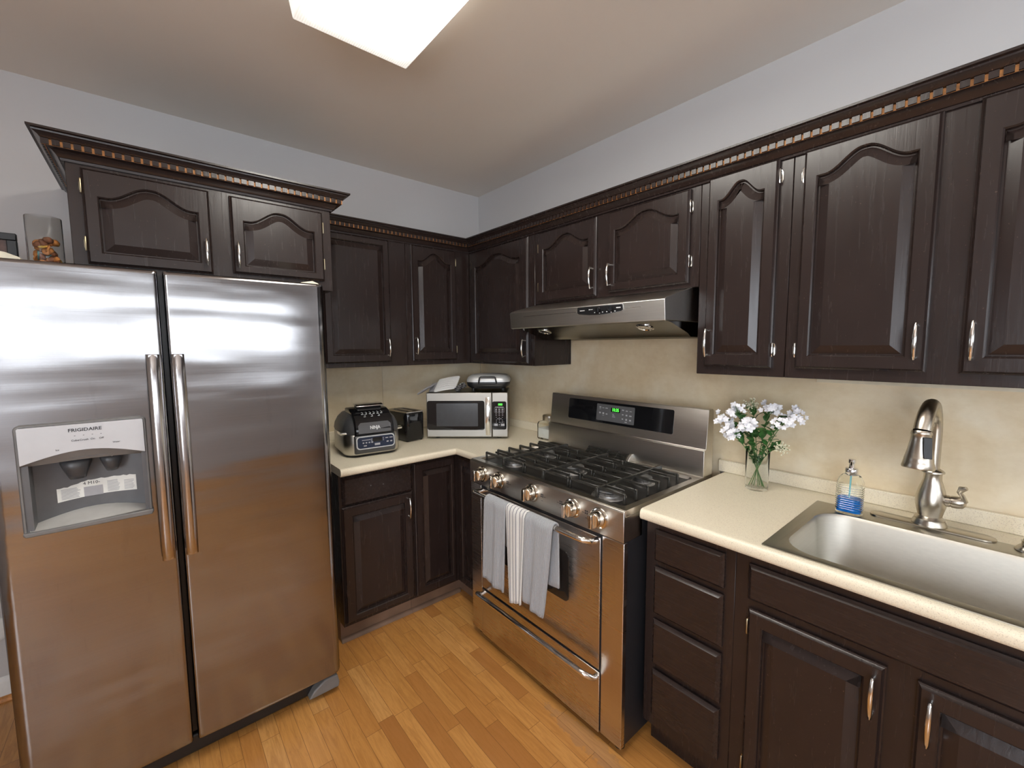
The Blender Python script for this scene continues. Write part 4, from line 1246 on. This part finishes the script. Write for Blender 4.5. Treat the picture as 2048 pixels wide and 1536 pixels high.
SPR = [  # (dx, dy at tip, tip z, label)
    (0.000, 0.118, 1.092, 'white flower sprig leaning furthest towards the range', 0.040, 'petal'),
    (-0.030, 0.072, 1.136, 'white flower sprig rising on the range side of the bouquet', 0.034, 'petal'),
    (0.020, 0.035, 1.152, 'sprig of tiny cream buds standing up at the back of the bouquet', 0.030, 'bud'),
    (-0.045, 0.020, 1.086, 'white flower sprig with three large blossoms at the front centre of the bouquet', 0.036, 'petal'),
    (0.010, -0.032, 1.152, 'tallest white flower sprig in the middle of the bouquet', 0.032, 'petal'),
    (-0.020, -0.085, 1.108, 'white flower sprig arching outward on the sink side of the bouquet', 0.038, 'petal'),
    (0.018, -0.108, 1.130, 'white flower sprig spreading furthest towards the sink', 0.034, 'petal'),
    (-0.030, -0.088, 1.020, 'drooping sprig of small cream buds hanging lowest towards the sink', 0.026, 'bud'),
    (-0.036, 0.082, 1.052, 'low white flower sprig drooping on the range side above the vase rim', 0.030, 'petal'),
]
for i, (dx, dy, tz, lab, spread, kind) in enumerate(SPR):
    st = thing('flower_sprig', lab, 'flower', (vx, vy, VZ+0.012), group='white artificial flower sprigs in the vase')
    fx0, fy0 = vx-dx*0.5*random.uniform(0.5, 0.9), vy-dy*0.22
    m = math.hypot(fx0-vx, fy0-vy)
    if m > 0.026: fx0, fy0 = vx+(fx0-vx)*0.026/m, vy+(fy0-vy)*0.026/m
    P0 = Vector((fx0, fy0, VZ+0.0115)); P1 = Vector((vx+dx*0.25, vy+dy*0.14, VZ+0.115)); P2 = Vector((vx+dx*0.7, vy+dy*0.55, max(VZ+0.175, tz-0.02+0.01*i % 0.02))); P3 = Vector((vx+dx, vy+dy, tz))
    pts = []
    for k in range(15):
        t = k/14
        pts.append(P0*(1-t)**3+P1*3*t*(1-t)**2+P2*3*t*t*(1-t)+P3*t**3)
    b = MB().tube(pts, 0.0013, 6); 
    bl = MB(); lf = MB()
    nb = 24 if kind == 'petal' else 70
    for k in range(nb):
        rv = Vector((random.gauss(0, 1), random.gauss(0, 1), random.gauss(0, 0.8))).normalized()*spread*random.uniform(0.35, 1.0)
        if kind == 'petal' and i == 3: rv *= 0.75
        c_ = P3+rv+Vector((-0.006, 0, 0.006))
        c_.x = min(c_.x, -0.024)
        nn = rv+Vector((-0.03, -0.012, 0.012))
        if kind == 'petal': flower(bl, c_, nn, random.uniform(0.0075, 0.0120)*(1.35 if i == 3 else 1))
        else: bl.lathe([(0.0, -0.003), (0.0028, -0.001), (0.0030, 0.001), (0.0, 0.0034)], c_, 6, nn, False, False)
        if k % 2 == 0: b.tube([pts[11+k % 3], (pts[12]+c_)/2+Vector((0, 0, 0.003)), c_], 0.0007, 5)
    for k in range(16):
        q = pts[4+(k*7) % 9]
        a = random.uniform(0, 2*PI); L = random.uniform(0.026, 0.050)
        inside = q.z < VZ+0.15
        if inside: L = min(L, 0.024)
        tip = q+Vector((math.cos(a)*L*0.75, math.sin(a)*L*0.75, L*random.uniform(0.2, 0.8)))
        if inside:
            rr_ = math.hypot(tip.x-vx, tip.y-vy)
            if rr_ > 0.031: tip.x = vx+(tip.x-vx)*0.031/rr_; tip.y = vy+(tip.y-vy)*0.031/rr_
        tip.x = min(tip.x, -0.026)
        leaf(lf, q, tip, L*0.30, (0.1, 0.2, 1))
    b.build('stem', 'stem', st, smooth=60); bl.build('blossoms', kind, st, smooth=60, recalc=False); lf.build('leaves', 'leaf', st, smooth=60, recalc=False)

# ------------------------------------------------------------------ microwave
mw_a = math.atan2(-0.668, 0.745)
mw = local_thing('microwave_oven', 'stainless steel microwave oven set diagonally across the worktop corner', 'microwave', (-0.465, -0.5064, H), mw_a)
W2, MD = 0.233, 0.300
b = MB().box(-W2+0.002, W2-0.002, 0.022, MD, 0.013, 0.267)
b.build('body', m_steel('microwave_steel_wrap', (0.42, 0.41, 0.39), 0.3, (3, 300, 300), 0, 0.02), mw, bevel=0.004)
b = MB()
for (x, y) in ((-0.18, 0.05), (0.18, 0.05), (-0.18, 0.25), (0.18, 0.25)): b.lathe([(0.014, 0), (0.016, 0.0125)], (x, y, 0.0005), 14)
b.build('foot', 'black', mw)
b = MB().box(-W2, W2-0.092, 0.0, 0.0215, 0.011, 0.268)
mdoor = b.build('door', 'steelm', mw, bevel=0.004)
b = MB().box(W2-0.0912, W2, 0.0, 0.0215, 0.011, 0.268)
mcp = b.build('control_panel', 'steelm', mw, bevel=0.004)
z_lo, z_hi = 0.053, 0.221
MB().prism([(x, z) for x, z in rrect(0.328, z_hi-z_lo, 0.012, 4, -W2+0.0045+0.164, (z_lo+z_hi)/2)], 'y', -0.0015, 0.001).build('door_glass', 'blackgloss', mdoor)
MB().prism([(x, z) for x, z in rrect(0.238, 0.132, 0.004, 3, -W2+0.057+0.119, 0.1405)], 'y', -0.0022, 0.0).build('viewing_window', 'micglass', mdoor)
b = MB(); rings = []
hxm = -W2+0.352
for k in range(13):
    t = k/12; z = 0.023+0.218*t
    yo_ = -0.008-0.020*math.sin(PI*t)**0.7
    rings.append([(hxm-0.013, yo_+0.006, z), (hxm-0.012, yo_, z), (hxm, yo_-0.003, z), (hxm+0.012, yo_, z), (hxm+0.013, yo_+0.006, z)])
b.loft(rings)
for z in (0.030, 0.234): b.box(hxm-0.008, hxm+0.008, -0.010, 0.001, z-0.006, z+0.006)
b.build('handle', 'pull', mdoor, smooth=40)
pcx = W2-0.0492
MB().prism([(x, z) for x, z in rrect(0.080, z_hi-z_lo-0.006, 0.010, 4, pcx, (z_lo+z_hi)/2-0.001)], 'y', -0.0015, 0.001).build('keypad', 'blackgloss', mcp)
lettering('000', 0.017, (pcx+0.006, -0.0021, 0.199), (1, 0, 0), (0, 0, 1), 'green', mcp, squash=0.95, bold=0.0004)
b = MB()
def mark(x, z, w, h): b.add([(x-w/2, -0.0019, z-h/2), (x+w/2, -0.0019, z-h/2), (x+w/2, -0.0019, z+h/2), (x-w/2, -0.0019, z+h/2)], [(0, 1, 2, 3)])
mark(pcx, 0.1845, 0.048, 0.003)
for (zz) in (0.180, 0.155): mark(pcx, zz, 0.056, 0.0008)
for s in (-1, 1): mark(pcx+s*0.028, 0.1675, 0.0008, 0.025)
for r_, z in enumerate((0.172, 0.162, 0.150, 0.139)):
    for k in (-1, 0, 1): mark(pcx+k*0.018, z, 0.010 if r_ < 2 else 0.008, 0.005 if r_ in (0, 1) else 0.003)
mark(pcx, 0.118, 0.026, 0.002)
for k in (-1, 0, 1):
    for z in (0.126, 0.110, 0.099): mark(pcx+k*0.017, z, 0.004, 0.003)
mark(pcx-0.019, 0.083, 0.020, 0.013); mark(pcx+0.019, 0.083, 0.020, 0.013); mark(pcx, 0.083, 0.009, 0.004)
b.build('keypad_print', 'greyink', mcp, smooth=0)

# sandwich maker on the microwave
MT = H+0.267
def mwp(u, v): return (-0.465+0.745*u+0.668*v, -0.5064-0.668*u+0.745*v)
px, py = mwp(0.112, 0.190)
sm = local_thing('sandwich_maker', 'closed silver and black sandwich maker on top of the microwave', 'sandwich maker', (px, py, MT), mw_a)
def RRz(w, d_, r, z, cy=0): return [(x, y, z) for x, y in rrect(w, d_, r, 5, 0, cy)]
b = MB()
for x in (-0.088, 0.088):
    for y in (-0.080, 0.070): b.lathe([(0.009, 0.0005), (0.011, 0.018)], (x, y, 0), 12)
b.build('foot', 'black', sm)
b = MB().loft([RRz(0.20, 0.19, 0.03, 0.014), RRz(0.245, 0.215, 0.04, 0.030), RRz(0.256, 0.222, 0.045, 0.046), RRz(0.254, 0.220, 0.045, 0.0525)])
b.build('base', 'black', sm, smooth=40)
b = MB().loft([RRz(0.258, 0.224, 0.045, 0.0535), RRz(0.258, 0.224, 0.045, 0.062), RRz(0.244, 0.212, 0.045, 0.078), RRz(0.215, 0.188, 0.045, 0.090), RRz(0.15, 0.13, 0.04, 0.0955)])
b.build('lid', 'silver', sm, smooth=50)
b = MB()
b.tube([(-0.052, -0.100, 0.055), (-0.052, -0.122, 0.050), (-0.050, -0.126, 0.060), (-0.046, -0.122, 0.080), (-0.040, -0.118, 0.084), (0.040, -0.118, 0.084), (0.046, -0.122, 0.080), (0.050, -0.126, 0.060), (0.052, -0.122, 0.050), (0.052, -0.100, 0.055)], 0.0042, 10)
b.tube([(-0.050, -0.110, 0.047), (-0.048, -0.126, 0.045), (0.048, -0.126, 0.045), (0.050, -0.110, 0.047)], 0.004, 10)
b.build('handle', 'black', sm, smooth=50)

# oven cloths on the microwave
def quilt(label, name, c, ex, ey, w, d_, mat, bulge, group=None, cat='pot holder', ribs=0):
    ex, ey = Vector(ex).normalized(), Vector(ey).normalized(); nn = ex.cross(ey)
    c = Vector(c); b = MB(); nx, ny = 24, 20
    top = []; bot = []
    for j in range(ny+1):
        for i in range(nx+1):
            a, e = -1+2*i/nx, -1+2*j/ny
            # squircle outline
            k = 1.0
            if abs(a) > 0.7 and abs(e) > 0.7:
                m = math.hypot(abs(a)-0.7, abs(e)-0.7)
                if m > 0.3: k = 0.3/m
            aa = a if k == 1 else math.copysign(0.7+(abs(a)-0.7)*k, a); ee = e if k == 1 else math.copysign(0.7+(abs(e)-0.7)*k, e)
            th = 0.0055*(1-max(abs(a), abs(e))**6)+0.001
            wv = bulge*(math.cos(a*1.7)*math.cos(e*1.1)-0.3)+(ribs*math.cos(e*PI*6.5) if ribs else 0)
            p = c+ex*aa*w/2+ey*ee*d_/2+nn*wv
            top.append(p+nn*th); bot.append(p-nn*th)
    n = nx+1
    b.v = [tuple(p) for p in top+bot]
    off = len(top)
    for j in range(ny):
        for i in range(nx):
            q = (j*n+i, j*n+i+1, (j+1)*n+i+1, (j+1)*n+i)
            b.f.append(list(q)); b.f.append([off+t for t in q[::-1]]); b.mi += [0, 0]
    ed = [i for i in range(n)]+[j*n+nx for j in range(1, ny+1)]+[ny*n+i for i in range(nx-1, -1, -1)]+[j*n for j in range(ny-1, 0, -1)]
    for k in range(len(ed)):
        p, q = ed[k], ed[(k+1) % len(ed)]
        b.f.append([p, off+p, off+q, q]); b.mi.append(0)
    o = b.build(name, mat, org=tuple(c), smooth=60)
    return tag(o, label, cat, group)
ex = Vector((0.745, -0.668, 0)); ey = Vector((0.668, 0.745, 0)); ez = Vector((0, 0, 1))
p = mwp(-0.128, 0.088)
ph = quilt('white ribbed pot holder propped up on top of the microwave', 'pot_holder', (*p, MT+0.044), ex*0.97+ez*0.16+ey*0.1, ey*0.80+ez*0.52+ex*0.12, 0.130, 0.125, 'holder', 0.006, cat='pot holder', ribs=0.0022)
p = mwp(-0.178, 0.115)
quilt('grey cloth folded under the white pot holder on the microwave', 'dish_cloth', (*p, MT+0.028), ex*0.97+ez*0.22, ey*0.9+ez*0.42, 0.120, 0.105, 'mittgrey', 0.004, cat='cloth')
p = mwp(-0.252, 0.085)
quilt('grey oven mitt hanging over the toaster-side edge of the microwave', 'oven_mitt', (*p, MT+0.012), ex*0.86+ez*0.50, ey, 0.105, 0.090, 'mittgrey', 0.003, cat='oven mitt')
p = mwp(-0.048, 0.085)
quilt('crumpled black and white checked cloth between pot holder and sandwich maker', 'checked_cloth', (*p, MT+0.024), ex*0.8+ez*0.5, ey*0.8-ez*0.25, 0.070, 0.110, 'check', 0.010, cat='cloth')

# ------------------------------------------------------------------ toaster
ts = local_thing('toaster', 'narrow black two-slot toaster between the indoor grill and the microwave', 'toaster', (-0.724, -0.252, H), math.radians(8))
b = MB().loft([RRz(0.112, 0.205, 0.02, 0.006), RRz(0.122, 0.215, 0.024, 0.014), RRz(0.122, 0.215, 0.024, 0.150), RRz(0.116, 0.209, 0.022, 0.162)])
b.build('housing', 'blackgloss', ts, smooth=45)
b = MB()
for x in (-0.045, 0.045):
    for y in (-0.085, 0.085): b.lathe([(0.008, 0.0003), (0.009, 0.008)], (x, y, 0), 10)
b.build('foot', 'black', ts)
b = MB()
z0_, z1_ = 0.1622, 0.168
b.box(-0.056, -0.040, -0.100, 0.100, z0_, z1_); b.box(0.040, 0.056, -0.100, 0.100, z0_, z1_); b.box(-0.010, 0.010, -0.100, 0.100, z0_, z1_)
b.box(-0.040, 0.040, -0.100, -0.080, z0_, z1_); b.box(-0.040, 0.040, 0.080, 0.100, z0_, z1_)
b.build('top_plate', m_steel('toaster_plate', (0.50, 0.46, 0.42), 0.28, (30, 30, 30), 0, 0), ts, bevel=0.001)
for x in (-0.025, 0.025): MB().box(x-0.012, x+0.012, -0.078, 0.078, z0_, z0_+0.0012).build('slot', 'black', ts, smooth=0)
b = MB()
for z in (0.100, 0.085, 0.070, 0.050): b.lathe([(0.0055, 0), (0.0055, 0.006)], (0.061, -0.02, z), 12, (1, 0, 0))
b.build('button', 'silverplastic', ts)

# ------------------------------------------------------------------ indoor grill
ig = local_thing('indoor_grill', 'bulky black and steel countertop grill with a domed lid, next to the refrigerator', 'indoor grill', (-1.000, -0.372, H), math.radians(-5.6))
GW, GD = 0.272, 0.290
b = MB().loft([RRz(GW-0.03, GD-0.03, 0.05, 0.0005), RRz(GW-0.015, GD-0.015, 0.055, 0.012)])
b.build('foot_ring', 'black', ig, smooth=40)
b = MB().loft([RRz(GW-0.012, GD-0.012, 0.055, 0.0125), RRz(GW, GD, 0.06, 0.020), RRz(GW, GD, 0.06, 0.106), RRz(GW-0.006, GD-0.006, 0.058, 0.110)])
b.build('base', m_steel('grill_steel', (0.62, 0.60, 0.55), 0.42, (3, 3, 260), 0, 0.02), ig, smooth=40)
b = MB().loft([RRz(GW-0.004, GD-0.004, 0.06, 0.1105), RRz(GW+0.002, GD+0.002, 0.062, 0.122), RRz(GW-0.006, GD-0.008, 0.06, 0.148), RRz(GW-0.030, GD-0.034, 0.06, 0.178), RRz(GW-0.066, GD-0.075, 0.055, 0.200), RRz(GW-0.12, GD-0.13, 0.05, 0.212), RRz(GW-0.20, GD-0.20, 0.03, 0.216)])
lid = b.build('lid', 'darkplastic', ig, smooth=60)
b = MB()
tg = [(-0.130, 0.112), (-0.158, 0.112), (-0.157, 0.135), (-0.148, 0.165), (-0.134, 0.188), (-0.100, 0.212), (-0.050, 0.224), (0.02, 0.226), (0.02, 0.205), (-0.08, 0.190), (-0.125, 0.150)]
rings = []
for x, s in ((-0.094, 0.006), (-0.088, 0.0), (0.088, 0.0), (0.094, 0.006)):
    rings.append([(x, y+(s if z > 0.11 else 0), z-(s*0.5)) for y, z in tg])
b.loft(rings)
b.build('lid_front', 'blackgloss', lid, smooth=35)
# name plate
def lip(t): # point on the front of the lid: t 0..1 from z .118 to .168
    z = 0.118+0.050*t
    y = -0.1585 if z < 0.135 else -0.157+(z-0.135)*0.30
    return y, z
b = MB(); pl_ = [(-0.078, 0), (0.078, 0), (0.078, 0.75), (0.066, 1.0), (-0.066, 1.0), (-0.078, 0.75)]
b.loft([[(x, lip(t)[0]+0.001, lip(t)[1]) for x, t in pl_], [(x, lip(t)[0]-0.002, lip(t)[1]) for x, t in pl_]])
b.build('name_plate', 'greypanel', lid, smooth=30)
lettering('NINJA', 0.022, (0.0, -0.1585, 0.143), (1, 0, 0), (0, 0.22, 1), 'whiteink', lid, squash=0.8, bold=0.0006)
# printed chart on the slope of the lid
b = MB()
for r_ in range(2):
    for k in range(6 if r_ == 0 else 3):
        x = (-0.048+0.0185*k) if r_ == 0 else (-0.040+0.034*k)
        for (dx, dt, w, h) in ((0, 0, 0.010, 0.0035), (0.002, 0.006, 0.005, 0.003), (-0.003, 0.010, 0.004, 0.002)):
            t = (0.55 if r_ == 0 else 0.12)+dt*28/1.0*0.02
            y = -0.134+0.034*t-0.0022; z = 0.188+0.024*t+0.0022
            b.add([(x+dx-w/2, y, z+dt), (x+dx+w/2, y, z+dt), (x+dx+w/2, y+h*0.8, z+dt+h*0.57), (x+dx-w/2, y+h*0.8, z+dt+h*0.57)], [(0, 1, 2, 3)])
b.build('chart_print', 'whiteink', lid, smooth=0)
# top handle
b = MB().loft([[(x*0.92, y*0.9, 0.224) for x, y in rrect(0.125, 0.080, 0.012, 4, 0, 0)], [(x, y-0.004, 0.238) for x, y in rrect(0.128, 0.084, 0.014, 4, 0, 0)], [(x, y-0.004, 0.245) for x, y in rrect(0.134, 0.090, 0.014, 4, 0, 0)]])
b = MB().prism([(-0.078, 0.2125), (-0.062, 0.2400), (-0.045, 0.2440), (-0.03, 0.2440), (-0.02, 0.238), (-0.03, 0.212)], 'x', -0.060, 0.060)
hnd = b.build('handle', 'black', lid, bevel=0.003)
b = MB().prism([(-0.088, 0.2370), (-0.086, 0.2420), (-0.055, 0.2485), (-0.018, 0.2475), (-0.012, 0.2425), (-0.05, 0.2432)], 'x', -0.066, 0.066)
b.build('handle_trim', 'chrome', hnd, bevel=0.002)
# side latches
for s in (-1, 1):
    x0_ = s*(GW/2-0.012)
    b = MB().loft([[(x0_+s*q, y, 0.119+z) for y, z in rrect(0.085-q*0.6, 0.013, 0.006, 4, -0.078, 0)] for q in (0, 0.020, 0.026)])
    b.build('latch', 'pull', ig, smooth=40)
# control panel
b = MB().prism([(-0.138, 0.016), (-0.155, 0.022), (-0.166, 0.040), (-0.160, 0.108), (-0.138, 0.110)], 'x', -0.098, 0.098)
b.build('front_housing', 'darkplastic', ig, bevel=0.008, seg=3)
def cpf(z): return -0.166+(z-0.040)/0.068*0.006
def cpanel(poly, o0, o1): 
    b = MB(); b.loft([[(x, cpf(z)-o0, z) for x, z in poly], [(x, cpf(z)-o1, z) for x, z in poly]]); return b
cpanel(rrect(0.184, 0.062, 0.016, 5, 0.0, 0.0745), -0.001, 0.0015).build('panel_rim', 'silver', ig)
pnl = cpanel(rrect(0.174, 0.052, 0.013, 5, 0.0, 0.0745), 0.001, 0.0028).build('control_panel', 'navy', ig)
b = MB()
for (x, z, w, h) in [(-0.060+0.014*k, 0.074, .007, .006) for k in range(4)]+[(-0.046, 0.087, .040, .003), (-0.052, 0.060, .014, .005), (-0.021, 0.088, .007, .003), (-0.021, 0.081, .007, .003), (-0.021, 0.074, .007, .003), (0.036, 0.090, .006, .002), (0.036, 0.084, .006, .002), (0.036, 0.078, .006, .002), (0.053, 0.087, .014, .004), (0.074, 0.087, .016, .004), (0.056, 0.069, .010, .006), (0.074, 0.069, .010, .006), (0.006, 0.0615, .026, .011)]:
    b.add([(x-w/2, cpf(z)-0.0032, z-h/2), (x+w/2, cpf(z)-0.0032, z-h/2), (x+w/2, cpf(z)-0.0032, z+h/2), (x-w/2, cpf(z)-0.0032, z+h/2)], [(0, 1, 2, 3)])
b.build('panel_print', 'greyink', pnl, smooth=0)
cpanel(rrect(0.044, 0.020, 0.003, 3, 0.007, 0.085), 0.002, 0.0033).build('readout', 'blackgloss', pnl)

# ------------------------------------------------------------------ salt jar by the range
sj = thing('glass_canister', 'small square glass canister of white salt with a metal lid, beside the range backguard', 'canister', (-0.108, -0.812, H))
sjx, sjy = -0.104, -0.808
def SJ(w, z, r=0.012): return [(sjx+x, sjy+y, H+z) for x, y in rrect(w, w, r, 4)]
b = MB().loft([SJ(0.098, 0.0005), SJ(0.106, 0.006), SJ(0.106, 0.085), SJ(0.098, 0.098), SJ(0.070, 0.106, 0.034), SJ(0.064, 0.106, 0.03), SJ(0.090, 0.096), SJ(0.098, 0.084), SJ(0.098, 0.010), SJ(0.092, 0.007)], True, True)
b.build('jar', 'thinglass', sj, smooth=40)
MB().loft([SJ(0.0975, 0.0105), SJ(0.0975, 0.062)]).build('salt', 'salt', sj, smooth=40)
MB().lathe([(0.039, 0.1065), (0.040, 0.109), (0.040, 0.134), (0.037, 0.137), (0.0, 0.137)], (sjx, sjy, H), 30).build('lid', 'nickel', sj)

# ------------------------------------------------------------------ towels on the oven handle
def towel(label, y0t, y1t, y0b, y1b, zfb, zbb, mat, xo=-0.765, fold=0.0025, zdip=0.0, seed=0):
    rnd = random.Random(seed)
    b = MB(); nu, nv = 30, 44
    zt_ = 0.7405; r = 0.0165
    ph1, ph2 = rnd.uniform(0, 6), rnd.uniform(0, 6)
    for j in range(nv+1):
        v = j/nv
        for i in range(nu+1):
            u = i/nu
            if v < 0.62:     # front fall, from hem up to the bar
                t = v/0.62
                zlow = zfb+zdip*(u-0.5)*2
                z = zlow+(zt_-zlow)*t; x = xo-r-0.004*(1-t)
                y0, y1 = y0b+(y0t-y0b)*t**0.8, y1b+(y1t-y1b)*t**0.8
                amp = fold*(1-0.6*t)
                x -= amp*(1+math.sin(u*9+ph1+(1-t)*1.2))+amp*0.6*math.sin(u*17+ph2)
            elif v < 0.72:
                a = PI*(v-0.62)/0.10
                z = zt_+r*math.sin(a); x = xo-r*math.cos(a); y0, y1 = y0t, y1t
            else:
                t = (v-0.72)/0.28
                z = zt_+(zbb-zt_)*t; x = xo+r+0.004*math.sin(u*8+ph2)*t; y0, y1 = y0t-0.002*t, y1t-0.001*t
            k = len(b.v)
            b.v.append((x, y0+(y1-y0)*u, z)); b.uv[k] = (u, v)
    n = nu+1
    for j in range(nv):
        for i in range(nu):
            b.f.append([j*n+i, j*n+i+1, (j+1)*n+i+1, (j+1)*n+i]); b.mi.append(0)
    o = b.build('dish_towel', mat, org=(xo, (y0t+y1t)/2, zt_), smooth=70)
    s = o.modifiers.new('solid', 'SOLIDIFY'); s.thickness = 0.007; s.offset = 0
    tag(o, label, 'towel', 'dish towels on the oven door handle')
towel('grey ribbed dish towel over the oven handle, the one nearest the corner cabinet', -1.100, -1.236, -1.092, -1.226, 0.392, 0.56, 'towelgrey', fold=0.005, zdip=-0.006, seed=3)
towel('white dish towel with thin grey stripes hanging between the two grey towels', -1.240, -1.352, -1.262, -1.340, 0.378, 0.55, 'towelwhite', fold=0.004, zdip=0.012, seed=5)
towel('grey ribbed dish towel over the oven handle, the one nearest the drawer stack', -1.357, -1.494, -1.350, -1.452, 0.402, 0.508, 'towelgrey', fold=0.006, zdip=-0.012, seed=8)

# ------------------------------------------------------------------ things on the refrigerator
ZF = 1.6005
jx, jy = -2.050, -0.555
jr = thing('glass_jar', 'straight clear glass jar of dried potpourri on top of the refrigerator', 'jar', (jx, jy, ZF))
MB().lathe([(0.0, 0.0), (0.038, 0.0), (0.0405, 0.003), (0.0405, 0.184), (0.0395, 0.1855), (0.038, 0.184), (0.038, 0.008), (0.0, 0.007)], (jx, jy, ZF), 40, cap0=False, cap1=False).build('jar', 'thinglass', jr, smooth=50)
for k in range(46):
    a = random.uniform(0, 2*PI); rr_ = 0.024*math.sqrt(random.random()); z = ZF+0.018+0.098*(k/45)
    c_ = Vector((jx+rr_*math.cos(a), jy+rr_*math.sin(a), z))
    ax = Vector((random.gauss(0, 1), random.gauss(0, 1), random.gauss(0, 1))).normalized()
    s = random.uniform(1.0, 1.35)
    mt_ = 'dry3' if k in (24, 27, 30) else ('dry4' if k % 6 == 0 else ('dry1' if k % 2 else 'dry2'))
    b = MB()
    if k % 3 == 0: b.lathe([(0.0, -0.002), (0.0105*s, -0.0018), (0.011*s, 0.0), (0.0105*s, 0.0018), (0.0, 0.002)], c_, 12, ax, False, False)
    else: b.lathe([(0.0, -0.011*s), (0.005*s, -0.008*s), (0.008*s, 0.0), (0.0055*s, 0.007*s), (0.0, 0.011*s)], c_, 9, ax, False, False)
    o = b.build('dried_petal', mt_, org=tuple(c_), smooth=60)
    tag(o, 'piece of dried potpourri inside the glass jar on the refrigerator', 'potpourri', 'potpourri pieces in the jar')
pf = thing('picture_frame', 'black picture frame standing on the refrigerator, cut off by the photo edge', 'picture frame', (-2.18, -0.42, ZF))
b = MB(); yf = -0.42
b.box(-2.30, -2.116, yf-0.010, yf+0.012, ZF+0.128, ZF+0.150); b.box(-2.138, -2.116, yf-0.010, yf+0.012, ZF, ZF+0.128); b.box(-2.30, -2.278, yf-0.010, yf+0.012, ZF, ZF+0.128); b.box(-2.278, -2.138, yf-0.010, yf+0.012, ZF, ZF+0.022)
b.build('frame', 'black', pf, bevel=0.002)
MB().box(-2.278, -2.138, yf+0.002, yf+0.006, ZF+0.022, ZF+0.128).build('picture', 'photo', pf, smooth=0)
pf.location.x -= 0.012
b = MB().prism([(-2.20, ZF), (-2.096, ZF), (-2.096, ZF+0.050), (-2.125, ZF+0.062), (-2.20, ZF+0.074)], 'y', -0.62, -0.50)
tag(b.build('box', 'cream', org=(-2.15, -0.56, ZF), bevel=0.002), 'cream box lying on the refrigerator in front of the black picture frame', 'box')
# round plate on the wall beside the refrigerator
tag(MB().lathe([(0.052, 0.0008), (0.052, 0.004), (0.047, 0.008), (0.040, 0.009), (0.0, 0.009)], (-2.365, 0, 0.29), 32, (0, -1, 0)).build('wall_cover', 'white', org=(-2.365, 0, 0.29)), 'round white cover plate low on the wall beside the refrigerator', 'cover plate')

# ------------------------------------------------------------------ ceiling lamp
lx, ly0, ly1 = -1.262, -1.075, -2.295
lm = thing('ceiling_light', 'long rectangular wraparound fluorescent ceiling light with a ribbed acrylic lens', 'light', (lx, (ly0+ly1)/2, ZC))
b = MB().box(lx-0.165, lx+0.165, ly0-0.012, ly1+0.012, ZC-0.035, ZC-0.0005)
b.build('housing', 'white', lm, smooth=0)
b = MB(); rings = []
def lens(y, k): 
    w, hgt = 0.190, 0.078
    return [(lx-w*k, y, ZC-0.012), (lx-w*k, y, ZC-0.030-0.0*k), (lx-w*0.95*k, y, ZC-hgt*k), (lx+w*0.95*k, y, ZC-hgt*k), (lx+w*k, y, ZC-0.030), (lx+w*k, y, ZC-0.012)]
b.loft([lens(ly0, 1), lens(ly1, 1)])
b.build('diffuser', 'diffuser', lm, bevel=0.004)
